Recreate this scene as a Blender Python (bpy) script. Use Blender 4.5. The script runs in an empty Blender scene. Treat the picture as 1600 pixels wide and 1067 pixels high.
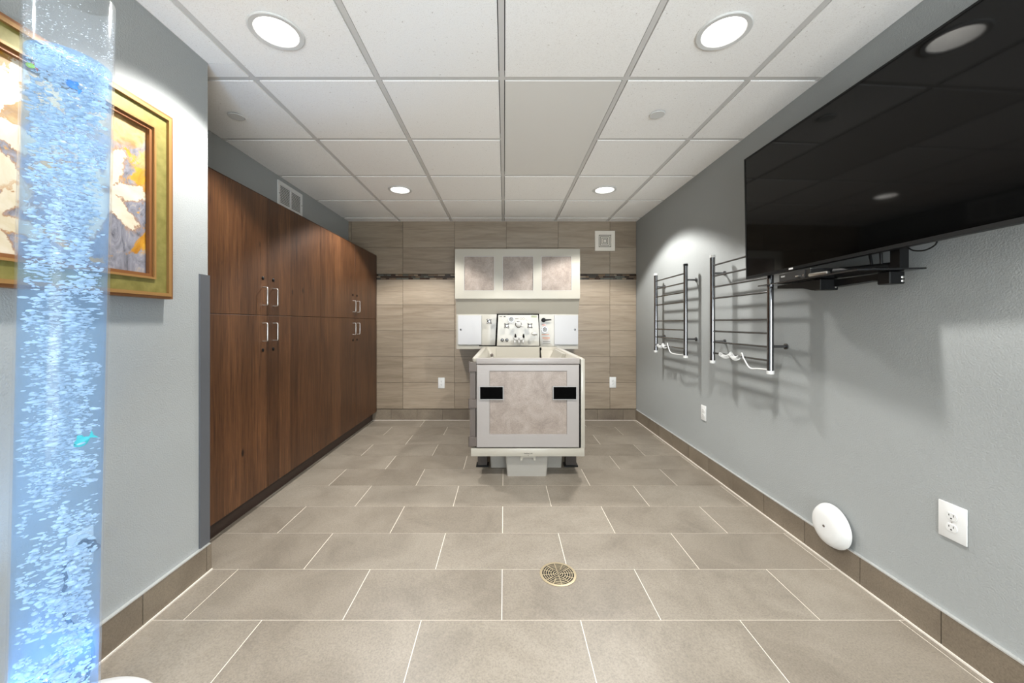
import bpy, bmesh, math, random
from mathutils import Vector, Matrix
random.seed(7)
S = bpy.context.scene
C = S.collection
PI = math.pi

# ------------------------------------------------------------------ camera, world, exposure
F, CX, CY, CAMZ = 592.0, 788.0, 505.0, 1.142        # focal length and vanishing point in pixels of the 1600x1067 frame
cam_d = bpy.data.cameras.new('camera'); cam = bpy.data.objects.new('camera', cam_d); C.objects.link(cam)
cam.location = (0, 0, CAMZ); cam.rotation_euler = (PI/2, 0, 0)
cam_d.sensor_fit = 'HORIZONTAL'; cam_d.sensor_width = 36; cam_d.lens = 36*F/1600
cam_d.shift_x = (800-CX)/1600; cam_d.shift_y = -(533.5-CY)/1600
cam_d.clip_start = 0.05
S.camera = cam
w = bpy.data.worlds.new('world'); S.world = w; w.use_nodes = True
w.node_tree.nodes['Background'].inputs[0].default_value = (1, 1, 1, 1)
w.node_tree.nodes['Background'].inputs[1].default_value = 0.1
vs = S.view_settings
vs.view_transform = 'Standard'; vs.look = 'None'; vs.gamma = 1; vs.use_curve_mapping = False
vs.exposure = 0.70
LAMP_W = 70.0          # power of each ceiling downlight
# added fill light behind the camera, tilted up to brighten the ceiling
fill_d = bpy.data.lights.new('added_fill_light', 'AREA'); fill_d.shape = 'RECTANGLE'; fill_d.size = 1.9; fill_d.size_y = 2.1; fill_d.energy = 132; fill_d.color = (.90, .96, 1.0)
fill_ob = bpy.data.objects.new('added_fill_light', fill_d); C.objects.link(fill_ob); fill_ob.location = (.52, -2.30, 1.15); fill_ob.rotation_euler = (PI/2+.75, 0, 0.08)
S.cycles.max_bounces = 12; S.cycles.diffuse_bounces = 6; S.cycles.transparent_max_bounces = 40
S.cycles.sample_clamp_indirect = 4.0

def P(px, py, Y):
    return Vector(((px-CX)*Y/F, Y, CAMZ-(py-CY)*Y/F))

# ------------------------------------------------------------------ room dimensions (metres)
XR, XL, XLF = 1.558, -1.370, -1.838      # right wall, near left wall, left wall of the recess
YB, YF, YC = 4.478, -2.60, 1.750         # back wall, wall behind, corner where the recess begins
ZC, ZDECK = 2.345, 2.62                  # hung ceiling, deck above it

# ------------------------------------------------------------------ materials
def lin(c):
    return tuple(((v/255)/12.92 if v/255 <= .04045 else ((v/255+.055)/1.055)**2.4) for v in c) + (1,)
MATS = {}
def mat(name, rgb=(200, 200, 200), rough=.5, metal=0, spec=.5, coat=0):
    if name in MATS: return MATS[name]
    m = bpy.data.materials.new(name); m.use_nodes = True
    b = m.node_tree.nodes['Principled BSDF']
    b.inputs['Base Color'].default_value = lin(rgb); b.inputs['Roughness'].default_value = rough
    b.inputs['Metallic'].default_value = metal; b.inputs['Specular IOR Level'].default_value = spec
    b.inputs['Coat Weight'].default_value = coat
    MATS[name] = m
    return m
class NT:
    def __init__(s, m): s.m = m; s.t = m.node_tree; s.b = s.t.nodes.get('Principled BSDF')
    def n(s, typ, **kw):
        nd = s.t.nodes.new(typ)
        for k, v in kw.items():
            if k.startswith('i_'):
                key = k[2:].replace('_', ' '); nd.inputs[int(key) if key.isdigit() else key].default_value = v
            else: setattr(nd, k, v)
        return nd
    def l(s, a, b): s.t.links.new(a, b)
    def pos(s, scale=(1, 1, 1), rnd=0.0):
        g = s.n('ShaderNodeNewGeometry'); out = g.outputs['Position']
        if rnd:
            oi = s.n('ShaderNodeObjectInfo'); mu = s.n('ShaderNodeMath', operation='MULTIPLY', i_1=rnd); s.l(oi.outputs['Random'], mu.inputs[0])
            ad = s.n('ShaderNodeVectorMath', operation='ADD'); s.l(out, ad.inputs[0]); s.l(mu.outputs[0], ad.inputs[1]); out = ad.outputs[0]
        mp = s.n('ShaderNodeMapping'); mp.inputs['Scale'].default_value = scale; s.l(out, mp.inputs[0])
        return mp.outputs[0]
    def noise(s, vec, scale, detail=4, rough=.55, dist=0):
        nd = s.n('ShaderNodeTexNoise', i_Scale=scale, i_Detail=detail, i_Roughness=rough, i_Distortion=dist); s.l(vec, nd.inputs['Vector']); return nd.outputs['Fac']
    def ramp(s, fac, stops, interp='LINEAR'):
        r = s.n('ShaderNodeValToRGB'); cr = r.color_ramp; cr.interpolation = interp
        while len(cr.elements) < len(stops): cr.elements.new(.5)
        for e, (p, c) in zip(cr.elements, stops): e.position = p; e.color = lin(c) if len(c) == 3 else c
        s.l(fac, r.inputs[0]); return r.outputs['Color']
    def mix(s, fac, a, b, mode='MIX'):
        m = s.n('ShaderNodeMix', data_type='RGBA', blend_type=mode)
        for v, i in ((fac, 0), (a, 6), (b, 7)):
            if hasattr(v, 'is_output'): s.l(v, m.inputs[i])
            else: m.inputs[i].default_value = v
        return m.outputs[2]
    def color(s, c): s.l(c, s.b.inputs['Base Color'])
    def bump(s, h, strength, dist=.002):
        b = s.n('ShaderNodeBump', i_Strength=strength, i_Distance=dist); s.l(h, b.inputs['Height']); s.l(b.outputs[0], s.b.inputs['Normal'])

def m_paint(name, rgb):
    m = mat(name, rgb, .55, spec=.35); t = NT(m); v = t.pos()
    h = t.noise(v, 170, 3, .6)
    t.color(t.mix(t.noise(v, 2, 2), lin([c*.97 for c in rgb]), lin(rgb)))
    t.bump(h, .6, .0028); return m
m_wall = m_paint('grey_wall_paint', (153, 156, 155))

def m_stone_tile(name, a, b, c, rnd=37.0, rough=.42):
    m = mat(name, b, rough); t = NT(m); v = t.pos(rnd=rnd)
    n1 = t.noise(v, 3.2, 8, .65, .6); n2 = t.noise(v, 160, 3, .7)
    col = t.ramp(n1, [(.28, a), (.5, b), (.72, c)])
    sp = t.ramp(n2, [(.3, (150, 150, 150)), (.5, (215, 215, 215)), (.75, (255, 255, 255))])
    col = t.mix(.55, col, sp, 'MULTIPLY')
    oi = t.n('ShaderNodeObjectInfo'); hv = t.ramp(oi.outputs['Random'], [(0, (236, 234, 232)), (1, (255, 255, 255))])
    col = t.mix(1.0, col, hv, 'MULTIPLY'); t.color(col); t.bump(n2, .12, .001); return m
m_floor = m_stone_tile('floor_porcelain', (128, 119, 107), (145, 136, 123), (157, 148, 135))
m_base = m_stone_tile('baseboard_porcelain', (112, 100, 86), (129, 117, 101), (143, 131, 114))
m_grout = mat('cream_grout', (226, 217, 203), .8)
m_grout_d = mat('brown_grout', (82, 72, 60), .9)
m_caulk = mat('caulk', (214, 206, 195), .6)
m_edge = mat('metal_edge_trim', (205, 206, 204), .35, .6)

def m_back_tile():
    m = mat('veined_wall_tile', (160, 146, 126), .38); t = NT(m); v = t.pos((1, 1, 1), 23.0)
    mp = t.pos((.9, 1, 9), 23.0)
    n1 = t.noise(mp, 1.6, 7, .62, 1.1); n2 = t.noise(v, 4, 5)
    mp2 = t.pos((1.5, 1, 26), 23.0); n3 = t.noise(mp2, 2.5, 4, .6, .8)
    col = t.ramp(n1, [(.3, (134, 119, 101)), (.48, (148, 134, 116)), (.62, (157, 143, 125)), (.78, (141, 126, 107))])
    col = t.mix(.2, col, t.ramp(n3, [(.35, (165, 155, 145)), (.6, (255, 255, 255))]), 'MULTIPLY')
    oi = t.n('ShaderNodeObjectInfo'); col = t.mix(1.0, col, t.ramp(oi.outputs['Random'], [(0, (232, 230, 227)), (1, (255, 255, 255))]), 'MULTIPLY')
    t.color(col); return m
m_btile = m_back_tile()
def m_mosaic():
    m = mat('mosaic_glass', (80, 70, 60), .2); t = NT(m); oi = t.n('ShaderNodeObjectInfo')
    t.color(t.ramp(oi.outputs['Random'], [(0, (52, 40, 33)), (.22, (98, 82, 66)), (.4, (66, 62, 56)), (.55, (126, 112, 94)), (.7, (60, 45, 36)), (.82, (84, 84, 76)), (.93, (110, 90, 68))], 'CONSTANT')); return m
m_mos = m_mosaic()

def m_wood_():
    m = mat('walnut_laminate', (95, 62, 40), .42, spec=.35); t = NT(m)
    v = t.pos((1, 1, 1), 0)
    # boards running upright, each with its own shade
    g = t.pos((0, 7.5, 0)); vor = t.n('ShaderNodeTexVoronoi', i_Scale=1.0); vor.voronoi_dimensions = '1D'
    sx = t.n('ShaderNodeSeparateXYZ'); t.l(g, sx.inputs[0]); t.l(sx.outputs[1], vor.inputs['W'])
    board = t.n('ShaderNodeSeparateColor'); t.l(vor.outputs['Color'], board.inputs[0])
    gr = t.pos((1, 34, 1.5)); n1 = t.noise(gr, 2.2, 8, .65, .7)
    gr2 = t.pos((1, 150, 3)); n2 = t.noise(gr2, 2.0, 4, .6)
    gr3 = t.pos((1, 5, 1.0)); n3 = t.noise(gr3, 1.6, 4, .6)
    col = t.ramp(n1, [(.25, (48, 31, 19)), (.42, (84, 54, 33)), (.6, (103, 69, 42)), (.8, (124, 86, 55))])
    col = t.mix(.45, col, t.ramp(n2, [(.3, (150, 140, 132)), (.6, (255, 255, 255))]), 'MULTIPLY')
    col = t.mix(.7, col, t.ramp(board.outputs[0], [(0, (172, 164, 158)), (1, (255, 255, 255))]), 'MULTIPLY')
    col = t.mix(.6, col, t.ramp(n3, [(.3, (180, 172, 168)), (.65, (255, 255, 255))]), 'MULTIPLY')
    kn = t.pos((1, 3.4, 1.7)); vk = t.n('ShaderNodeTexVoronoi', i_Scale=1.5); t.l(kn, vk.inputs['Vector'])
    k = t.ramp(vk.outputs['Distance'], [(.03, (70, 52, 42)), (.075, (255, 255, 255))])
    col = t.mix(.9, col, k, 'MULTIPLY')
    t.color(col); t.bump(n2, .08, .001); return m
m_wood = m_wood_()
m_toe = mat('dark_toe_kick', (46, 32, 25), .5)
m_gap = mat('dark_seam', (22, 16, 12), .8)

def m_ctile():
    m = mat('mineral_ceiling_tile', (232, 229, 224), .9, spec=.1); t = NT(m); v = t.pos(rnd=11)
    n = t.noise(v, 230, 3, .7); n2 = t.noise(v, 90, 2, .5)
    col = t.mix(1, t.ramp(n, [(.28, (214, 211, 207)), (.4, (244, 242, 239)), (.7, (250, 249, 247))]), t.ramp(n2, [(.22, (205, 200, 194)), (.3, (255, 255, 255))]), 'MULTIPLY')
    t.color(col); t.bump(n, .3, .002); return m
m_ct = m_ctile()
m_grid = mat('ceiling_grid_metal', (206, 204, 201), .6)
m_plain = mat('plain_ceiling_panel', (228, 226, 222), .5)
m_deck = mat('deck', (90, 90, 90), .9)
m_white = mat('white_plastic', (212, 212, 210), .4)
m_fit = mat('white_fitting', (184, 183, 180), .35)
m_white2 = mat('white_enamel', (216, 216, 214), .3, coat=.2)
m_cream = mat('cream_gelcoat', (168, 163, 151), .28, coat=.2)
m_doorw = mat('pale_grey_panel', (150, 144, 140), .35, coat=.1)
m_black = mat('black_plastic', (10, 10, 10), .5, spec=.25)
m_blackm = mat('black_metal', (16, 16, 17), .4, .3)
m_rub = mat('black_gasket', (4, 4, 4), .9, spec=.08)
m_chrome = mat('chrome', (170, 170, 172), .12, 1)
m_steel = mat('polished_steel', (128, 128, 130), .14, 1)
m_nickel = mat('brushed_nickel', (205, 203, 198), .28, 1)
m_hinge = mat('grey_hinge_metal', (92, 83, 77), .5, .2)
m_guard = mat('charcoal_corner_guard', (78, 80, 84), .5)
m_slot = mat('outlet_slot', (50, 48, 46), .7)
m_leg = mat('dark_leg', (58, 50, 44), .6)
m_hole = mat('dark_void', (10, 9, 8), .9)
m_brass = mat('nickel_bronze', (172, 158, 130), .4, .6)
m_ink = mat('print_ink', (40, 38, 36), .7)
m_red = mat('orange_print', (206, 140, 110), .7)
m_greenp = mat('green_print', (150, 156, 128), .7)
m_label = mat('label_paper', (188, 186, 182), .7)
def m_lam():
    m = mat('stone_laminate', (172, 156, 143), .4); t = NT(m); v = t.pos()
    n1 = t.noise(v, 9, 8, .7, .5); n2 = t.noise(v, 120, 4, .7)
    col = t.ramp(n1, [(.28, (124, 111, 102)), (.5, (148, 135, 125)), (.72, (166, 154, 144))])
    t.color(t.mix(.45, col, t.ramp(n2, [(.3, (170, 165, 160)), (.6, (255, 255, 255))]), 'MULTIPLY')); return m
m_stone = m_lam()

def m_emit(name, rgb, strength):
    m = bpy.data.materials.new(name); m.use_nodes = True; t = m.node_tree; t.nodes.clear()
    e = t.nodes.new('ShaderNodeEmission'); e.inputs[0].default_value = lin(rgb); e.inputs[1].default_value = strength
    o = t.nodes.new('ShaderNodeOutputMaterial'); t.links.new(e.outputs[0], o.inputs[0]); return m
m_lens = m_emit('lamp_lens', (255, 252, 247), 40.0)

# ------------------------------------------------------------------ mesh helpers
def box(bm, x0, x1, y0, y1, z0, z1, bev=0, seg=2):
    vs_ = [bm.verts.new((x, y, z)) for x in (x0, x1) for y in (y0, y1) for z in (z0, z1)]
    fs = [bm.faces.new([vs_[i] for i in q]) for q in ((0, 1, 3, 2), (4, 6, 7, 5), (0, 4, 5, 1), (2, 3, 7, 6), (0, 2, 6, 4), (1, 5, 7, 3))]
    if bev:
        es = {e for f in fs for e in f.edges}
        bmesh.ops.bevel(bm, geom=list(es), offset=bev, segments=seg, affect='EDGES', profile=.5)
    return bm
def frame_of(axis):
    a = Vector(axis).normalized(); u = a.orthogonal().normalized(); return a, u, a.cross(u)
def lathe(bm, prof, origin, axis=(0, 0, 1), seg=32, cap=True):
    """prof: list of (radius, distance along axis)"""
    a, u, v = frame_of(axis); o = Vector(origin); rings = []
    for r, d in prof:
        if r < 1e-6: rings.append([bm.verts.new(o+a*d)])
        else: rings.append([bm.verts.new(o+a*d+(u*math.cos(2*PI*i/seg)+v*math.sin(2*PI*i/seg))*r) for i in range(seg)])
    for A, B in zip(rings, rings[1:]):
        for i in range(seg):
            j = (i+1) % seg
            if len(A) == 1 and len(B) == 1: continue
            if len(A) == 1: bm.faces.new((A[0], B[j], B[i]))
            elif len(B) == 1: bm.faces.new((A[i], A[j], B[0]))
            else: bm.faces.new((A[i], A[j], B[j], B[i]))
    if cap:
        if len(rings[0]) > 1: bm.faces.new(list(reversed(rings[0])))
        if len(rings[-1]) > 1: bm.faces.new(rings[-1])
    return bm
def cyl(bm, a, b, r, seg=16, r2=None):
    a = Vector(a); b = Vector(b); return lathe(bm, [(r, 0), (r if r2 is None else r2, (b-a).length)], a, b-a, seg)
def tube(bm, pts, r, seg=10, closed=False):
    pts = [Vector(p) for p in pts]; n = len(pts); rings = []; u = None
    for i, p in enumerate(pts):
        t = (pts[min(i+1, n-1)]-pts[max(i-1, 0)]).normalized()
        if u is None: u = t.orthogonal().normalized()
        else:
            u = u-t*u.dot(t); u = u.normalized() if u.length > 1e-6 else t.orthogonal().normalized()
        v = t.cross(u)
        rr = r[i] if isinstance(r, (list, tuple)) else r
        rings.append([bm.verts.new(p+(u*math.cos(2*PI*k/seg)+v*math.sin(2*PI*k/seg))*rr) for k in range(seg)])
    for A, B in zip(rings, rings[1:]):
        for k in range(seg): bm.faces.new((A[k], A[(k+1) % seg], B[(k+1) % seg], B[k]))
    bm.faces.new(list(reversed(rings[0]))); bm.faces.new(rings[-1]); return bm
def smooth_path(pts, n=8):
    pts = [Vector(p) for p in pts]; out = []
    for i in range(len(pts)-1):
        p0 = pts[max(i-1, 0)]; p1 = pts[i]; p2 = pts[i+1]; p3 = pts[min(i+2, len(pts)-1)]
        for k in range(n):
            t = k/n
            out.append(.5*((2*p1)+(p2-p0)*t+(2*p0-5*p1+4*p2-p3)*t*t+(3*p1-p0-3*p2+p3)*t**3))
    out.append(pts[-1]); return out
def prism(bm, poly, y0, y1, axis='y'):
    """poly: list of 2D points; extruded along axis. axis x: (y,z), axis y: (x,z), axis z: (x,y)"""
    def mk(p, d): return (d, p[0], p[1]) if axis == 'x' else (p[0], d, p[1]) if axis == 'y' else (p[0], p[1], d)
    A = [bm.verts.new(mk(p, y0)) for p in poly]; B = [bm.verts.new(mk(p, y1)) for p in poly]; n = len(poly)
    for i in range(n): bm.faces.new((A[i], A[(i+1) % n], B[(i+1) % n], B[i]))
    bm.faces.new(list(reversed(A))); bm.faces.new(B); return bm
def ellipsoid(bm, c, r, u=12, v=8, rot=None):
    ret = bmesh.ops.create_uvsphere(bm, u_segments=u, v_segments=v, radius=1)
    M = Matrix.Translation(Vector(c)) @ (rot or Matrix()) @ Matrix.Diagonal((*r, 1))
    bmesh.ops.transform(bm, matrix=M, verts=ret['verts']); return bm
ORG = {}
def B(): return bmesh.new()
def obj(name, bm, m, parent=None, smooth=False, org=None):
    bmesh.ops.recalc_face_normals(bm, faces=bm.faces)
    xs = [v.co for v in bm.verts]
    lo = Vector([min(c[i] for c in xs) for i in range(3)]); hi = Vector([max(c[i] for c in xs) for i in range(3)])
    o_ = Vector(org) if org is not None else Vector(((lo.x+hi.x)/2, (lo.y+hi.y)/2, lo.z))
    bmesh.ops.translate(bm, vec=-o_, verts=bm.verts)
    me = bpy.data.meshes.new(name); bm.to_mesh(me); bm.free(); me.materials.append(m)
    if smooth:
        for p in me.polygons: p.use_smooth = True
        me.set_sharp_from_angle(angle=math.radians(38))
    return place(name, me, o_, parent)
def place(name, me, o_, parent=None):
    o = bpy.data.objects.new(name, me); C.objects.link(o)
    ORG[o] = Vector(o_); o.parent = parent
    o.location = ORG[o]-(ORG[parent] if parent else Vector()); return o
def tag(o, label, cat, group=None):
    o['label'] = label; o['category'] = cat
    if group: o['group'] = group
    return o
def thing(name, label, cat, loc, group=None):
    o = bpy.data.objects.new(name, None); C.objects.link(o); o.location = loc; ORG[o] = Vector(loc)
    o.empty_display_size = .05
    return tag(o, label, cat, group)
def struct(name, bm, m, label=None):
    o = obj(name, bm, m); o['kind'] = 'structure'
    if label: o['label'] = label
    return o
def dup_tree(o, delta, parent=None):
    c = o.copy(); C.objects.link(c); ORG[c] = ORG[o]+Vector(delta); c.parent = parent
    c.location = ORG[c]-(ORG[parent] if parent else Vector())
    for ch in o.children: dup_tree(ch, delta, c)
    return c
BOXC = {}
def box_piece(name, parent, m, x0, x1, y0, y1, z0, z1):
    key = (round(x1-x0, 4), round(y1-y0, 4), round(z1-z0, 4), m.name)
    c = Vector(((x0+x1)/2, (y0+y1)/2, (z0+z1)/2))
    if key not in BOXC:
        bm = B(); box(bm, x0-c.x, x1-c.x, y0-c.y, y1-c.y, z0-c.z, z1-c.z)
        bmesh.ops.recalc_face_normals(bm, faces=bm.faces)
        me = bpy.data.meshes.new(name); bm.to_mesh(me); bm.free(); me.materials.append(m); BOXC[key] = me
    return place(name, BOXC[key], c, parent)
def text_mesh(name, txt, size, M, m, parent):
    cu = bpy.data.curves.new('t', 'FONT'); cu.body = txt; cu.size = size; cu.align_x = 'CENTER'; cu.align_y = 'CENTER'; cu.extrude = .0002
    to = bpy.data.objects.new('t', cu); C.objects.link(to)
    dg = bpy.context.evaluated_depsgraph_get(); me = bpy.data.meshes.new_from_object(to.evaluated_get(dg))
    bpy.data.objects.remove(to); bm = B(); bm.from_mesh(me); bpy.data.meshes.remove(me); bm.transform(M)
    return obj(name, bm, m, parent)

# ================================================================== STRUCTURE
# floor
flo = struct('floor', box(B(), XLF, XR, YF, YB, -.12, -.0012), m_grout)
PITCH, TX, G = .302, .613, .0035
k0 = math.floor((YF-1.46)/PITCH)
for k in range(k0, 12):
    ya, yb = 1.46+k*PITCH, 1.46+(k+1)*PITCH
    ya_, yb_ = max(ya, YF), min(yb-G, YB-.008)
    if yb_-ya_ < .01: continue
    x_lo = XL if ya < YC-.05 else XLF
    off = -.008 if k % 2 == 0 else -.318
    j = math.floor((x_lo-off)/TX)
    while off+j*TX < XR:
        a, b = max(off+j*TX, x_lo), min(off+(j+1)*TX-G, XR)
        if b-a > .01: box_piece('floor_tile', flo, m_floor, a, b, ya_, yb_, -.011, 0)
        j += 1
# walls
wr = struct('wall_right', box(B(), XR, XR+.1, YF, YB+.1, -.12, ZDECK), m_wall)
bm = B(); box(bm, XL-.1, XL, YF, YC, -.12, ZDECK); box(bm, XLF, XL-.1, YC-.1, YC, -.12, ZDECK)
wl = struct('wall_left', bm, m_wall)
wrec = struct('wall_recess', box(B(), XLF-.1, XLF, YC-.1, YB+.1, -.12, ZDECK), m_wall)
wb = struct('wall_back', box(B(), XLF, XR, YB, YB+.1, -.12, ZDECK), m_grout_d)
wf = struct('wall_front', box(B(), XLF, XR, YF-.1, YF, -.12, ZDECK), m_wall)
bm = B(); wx0, wx1, wz0, wz1 = -.45, 1.50, .08, 2.28
for (a, b, c, d) in ((wx0, wx1, wz0, wz0+.05), (wx0, wx1, wz1-.05, wz1), (wx0, wx0+.05, wz0+.05, wz1-.05), (wx1-.05, wx1, wz0+.05, wz1-.05), (.50, .55, wz0+.05, wz1-.05)): box(bm, a, b, YF, YF+.03, c, d)
added_win = struct('added_window_1', bm, mat('added_window_frame', (70, 70, 70), .5, .5))  # made-up window out of view, added to dress the fill light
for a, b in ((-.40, .50), (.55, 1.45)): box_piece('added_pane', added_win, mat('added_window_pane', (200, 214, 222), .1), a, b, YF+.001, YF+.006, wz0+.05, wz1-.05)
# back wall tiles (24 x 12 inch, stacked) and the mosaic band
pxm = F/YB
zof = lambda py: CAMZ-(py-CY)/pxm
xof = lambda px: (px-CX)/pxm
rows = [(345.0, 387.4), (387.4, 428.2), (437.0, 476.5), (476.5, 517.0), (517.0, 557.2), (557.2, 597.4), (597.4, 638.6)]
cols = [XLF, -1.803]+[-1.195+.6105*i for i in range(5)]+[XR]
for (pa, pb) in rows:
    z1, z0 = zof(pa), zof(pb)+.0035
    z1 = min(z1, ZC+.03)
    for a, b in zip(cols, cols[1:]):
        box_piece('wall_tile', wb, m_btile, a, b-.0035, YB-.009, YB, z0, z1)
mz1, mz0 = zof(428.2)-.002, zof(437.0)+.002; rh = (mz1-mz0)/3
random.seed(3)
for r in range(3):
    x = -1.53-random.random()*.05
    while x < XR:
        L = random.choice((.05, .05, .066, .066, .082, .036)); e = min(x+L-.003, XR)
        if e-x > .008 and not (-.50 < x and e < .80):
            box_piece('mosaic_tile', wb, m_mos, x, e, YB-.009-random.choice((0, .0012)), YB, mz0+r*rh, mz0+(r+1)*rh-.003)
        x += L
# baseboards
BH = .127
bb = struct('baseboard_back', box(B(), -1.55, XR-.012, YB-.0135, YB-.0092, 0, BH), m_grout_d)
x = -1.331-.3035
while x < XR-.012:
    a, b = max(x, -1.55), min(x+.3005, XR-.012)
    if b-a > .01: box_piece('baseboard_tile', bb, m_base, a, b, YB-.019, YB-.0135, .004, BH)
    x += .3035
box_piece('caulk_line', bb, m_caulk, -1.55, XR-.012, YB-.023, YB-.0135, 0, .004)
br = struct('baseboard_right', box(B(), XR-.006, XR, YF, YB-.024, 0, BH-.001), m_grout)
y = 1.343-.3055*10
while y < YB-.024:
    a, b = max(y, YF), min(y+.3020, YB-.024)
    if b-a > .01: box_piece('baseboard_tile', br, m_base, XR-.012, XR-.006, a, b, .006, BH-.003)
    y += .3055
box_piece('edge_strip', br, m_edge, XR-.0135, XR-.0002, YF, YB-.024, BH-.003, BH+.002)
box_piece('caulk_line', br, m_caulk, XR-.017, XR-.006, YF, YB-.024, 0, .006)
bl = struct('baseboard_left', box(B(), XL, XL+.006, YF, YC, 0, BH-.001), m_grout)
y = 1.425-.3055*10
while y < YC:
    a, b = max(y, YF), min(y+.3020, YC+.008)
    if b-a > .01: box_piece('baseboard_tile', bl, m_base, XL+.006, XL+.012, a, b, .006, BH-.003)
    y += .3055
box_piece('edge_strip', bl, m_edge, XL+.0002, XL+.0135, YF, YC, BH-.003, BH+.002)
box_piece('caulk_line', bl, m_caulk, XL+.006, XL+.017, YF, YC+.008, 0, .006)

# ceiling: deck above, hung grid and lay-in tiles
ce = struct('ceiling', box(B(), XLF-.1, XR+.1, YF-.1, YB+.1, ZDECK, ZDECK+.08), m_deck)
GX = [-1.229+.6085*i for i in range(5)]
GY = [1.862-.612*5+.612*i for i in range(10)]
GY = [g for g in GY if YF < g < YB]
HB = .012
for gx in GX: box_piece('grid_bar', ce, m_grid, gx-HB, gx+HB, YF, YB-.01, ZC, ZC+.03)
ex = [XLF]+GX+[XR]; ey = [YF]+GY+[YB-.009]
for gy in GY:
    for a, b in zip(ex, ex[1:]):
        if a == XLF and gy < YC-.1: continue
        if abs(gy-GY[GY.index(min(GY, key=lambda q: abs(q-2.474)))]) < .01 and abs(a-GX[2]) < .01: continue
        box_piece('grid_bar', ce, m_grid, a+(HB if a != XLF else 0), b-(HB if b != XR else 0), gy-HB, gy+HB, ZC, ZC+.03)
AW = .020
for (a, b, c, d) in ((XR-AW, XR, YF, YB-.009), (XLF, XLF+AW, YC, YB-.009), (XL, XL+AW, YF, YC), (XLF+AW, XR-AW, YB-.009-AW, YB-.009), (XLF+AW, XL+AW, YC, YC+AW)):
    box_piece('wall_angle', ce, m_grid, a, b, c, d, ZC-.003, ZC+.0)
LIGHTS = [(-.935, 1.556), (.90, 1.556), (-.935, 3.40), (.90, 3.40), (-.935, -.28), (.90, -.28), (-.935, -2.12), (.90, -2.12)]
RH = .088                                        # cut-out radius
def holed_tile(x0, x1, y0, y1, z0, z1, cx, cy, r, seg=40):
    bm = B(); ci = []; so = []
    for i in range(seg):
        a = 2*PI*i/seg+PI/4; c_, s_ = math.cos(a), math.sin(a)
        t = min(((x1-cx) if c_ > 0 else (x0-cx))/c_ if abs(c_) > 1e-6 else 9, ((y1-cy) if s_ > 0 else (y0-cy))/s_ if abs(s_) > 1e-6 else 9)
        ci.append((cx+c_*r, cy+s_*r)); so.append((cx+c_*t, cy+s_*t))
    # put exact corners on the outer loop
    for corner in ((x0, y0), (x0, y1), (x1, y0), (x1, y1)):
        i = min(range(seg), key=lambda q: (so[q][0]-corner[0])**2+(so[q][1]-corner[1])**2); so[i] = corner
    L = [[bm.verts.new((p[0], p[1], z)) for p in loop] for loop, z in ((ci, z0), (so, z0), (so, z1), (ci, z1))]
    for A, Bq in ((0, 1), (1, 2), (2, 3), (3, 0)):
        for i in range(seg): bm.faces.new((L[A][i], L[A][(i+1) % seg], L[Bq][(i+1) % seg], L[Bq][i]))
    return bm
for i, (xa, xb) in enumerate(zip(ex, ex[1:])):
    for j, (ya, yb) in enumerate(zip(ey, ey[1:])):
        if i == 0 and yb < YC+.15:
            if yb < YC: continue
        cx_, cy_ = (xa+xb)/2, (ya+yb)/2
        x0 = xa+(HB+.004 if xa != XLF else .003); x1 = xb-(HB+.004 if xb != XR else .003)
        y0 = ya+(HB+.004 if ya != YF else .003); y1 = yb-(HB+.004 if yb < YB-.02 else .003)
        if i == 0 and ya < YC: y0 = YC+.003
        if i == 1 and yb <= YC+.2: pass
        if i == 0 and yb < YC: x0 = XL+.003
        z0, z1 = ZC-.0035, ZC+.012
        if abs(xa-GX[2]) < .01 and 1.80 < ya < 2.9:
            if ya < 2.2: box_piece('ceiling_panel', ce, m_plain, x0, x1, y0, ey[j+2]-HB-.004, z0, z1)
            continue
        lt = [l for l in LIGHTS if xa < l[0] < xb and ya < l[1] < yb]
        if lt: obj('ceiling_tile', holed_tile(x0, x1, y0, y1, z0, z1, lt[0][0], lt[0][1], RH), m_ct, ce)
        else: box_piece('ceiling_tile', ce, m_ct, x0, x1, y0, y1, z0, z1)
# strip of tile between the near left wall and the first grid line
for ya, yb in zip(ey, ey[1:]):
    if ya < YC-.2: box_piece('ceiling_tile', ce, m_ct, XL+.003, GX[0]-HB-.004, ya+.016, min(yb-.016, YC+.0), ZC-.0035, ZC+.012)

# corner guard (wall protection on the near corner)
bm = B(); gz0, gz1 = BH+.003, 1.363
prism(bm, [(XL, YC-.052), (XL+.006, YC-.050), (XL+.006, YC+.006), (XL-.045, YC+.006), (XL-.045, YC+.0005), (XL, YC+.0005)], gz0, gz1, 'z')
tag(obj('corner_guard', bm, m_guard), 'charcoal grey angle guard covering the left wall corner beside the cabinets', 'corner guard')

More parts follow.
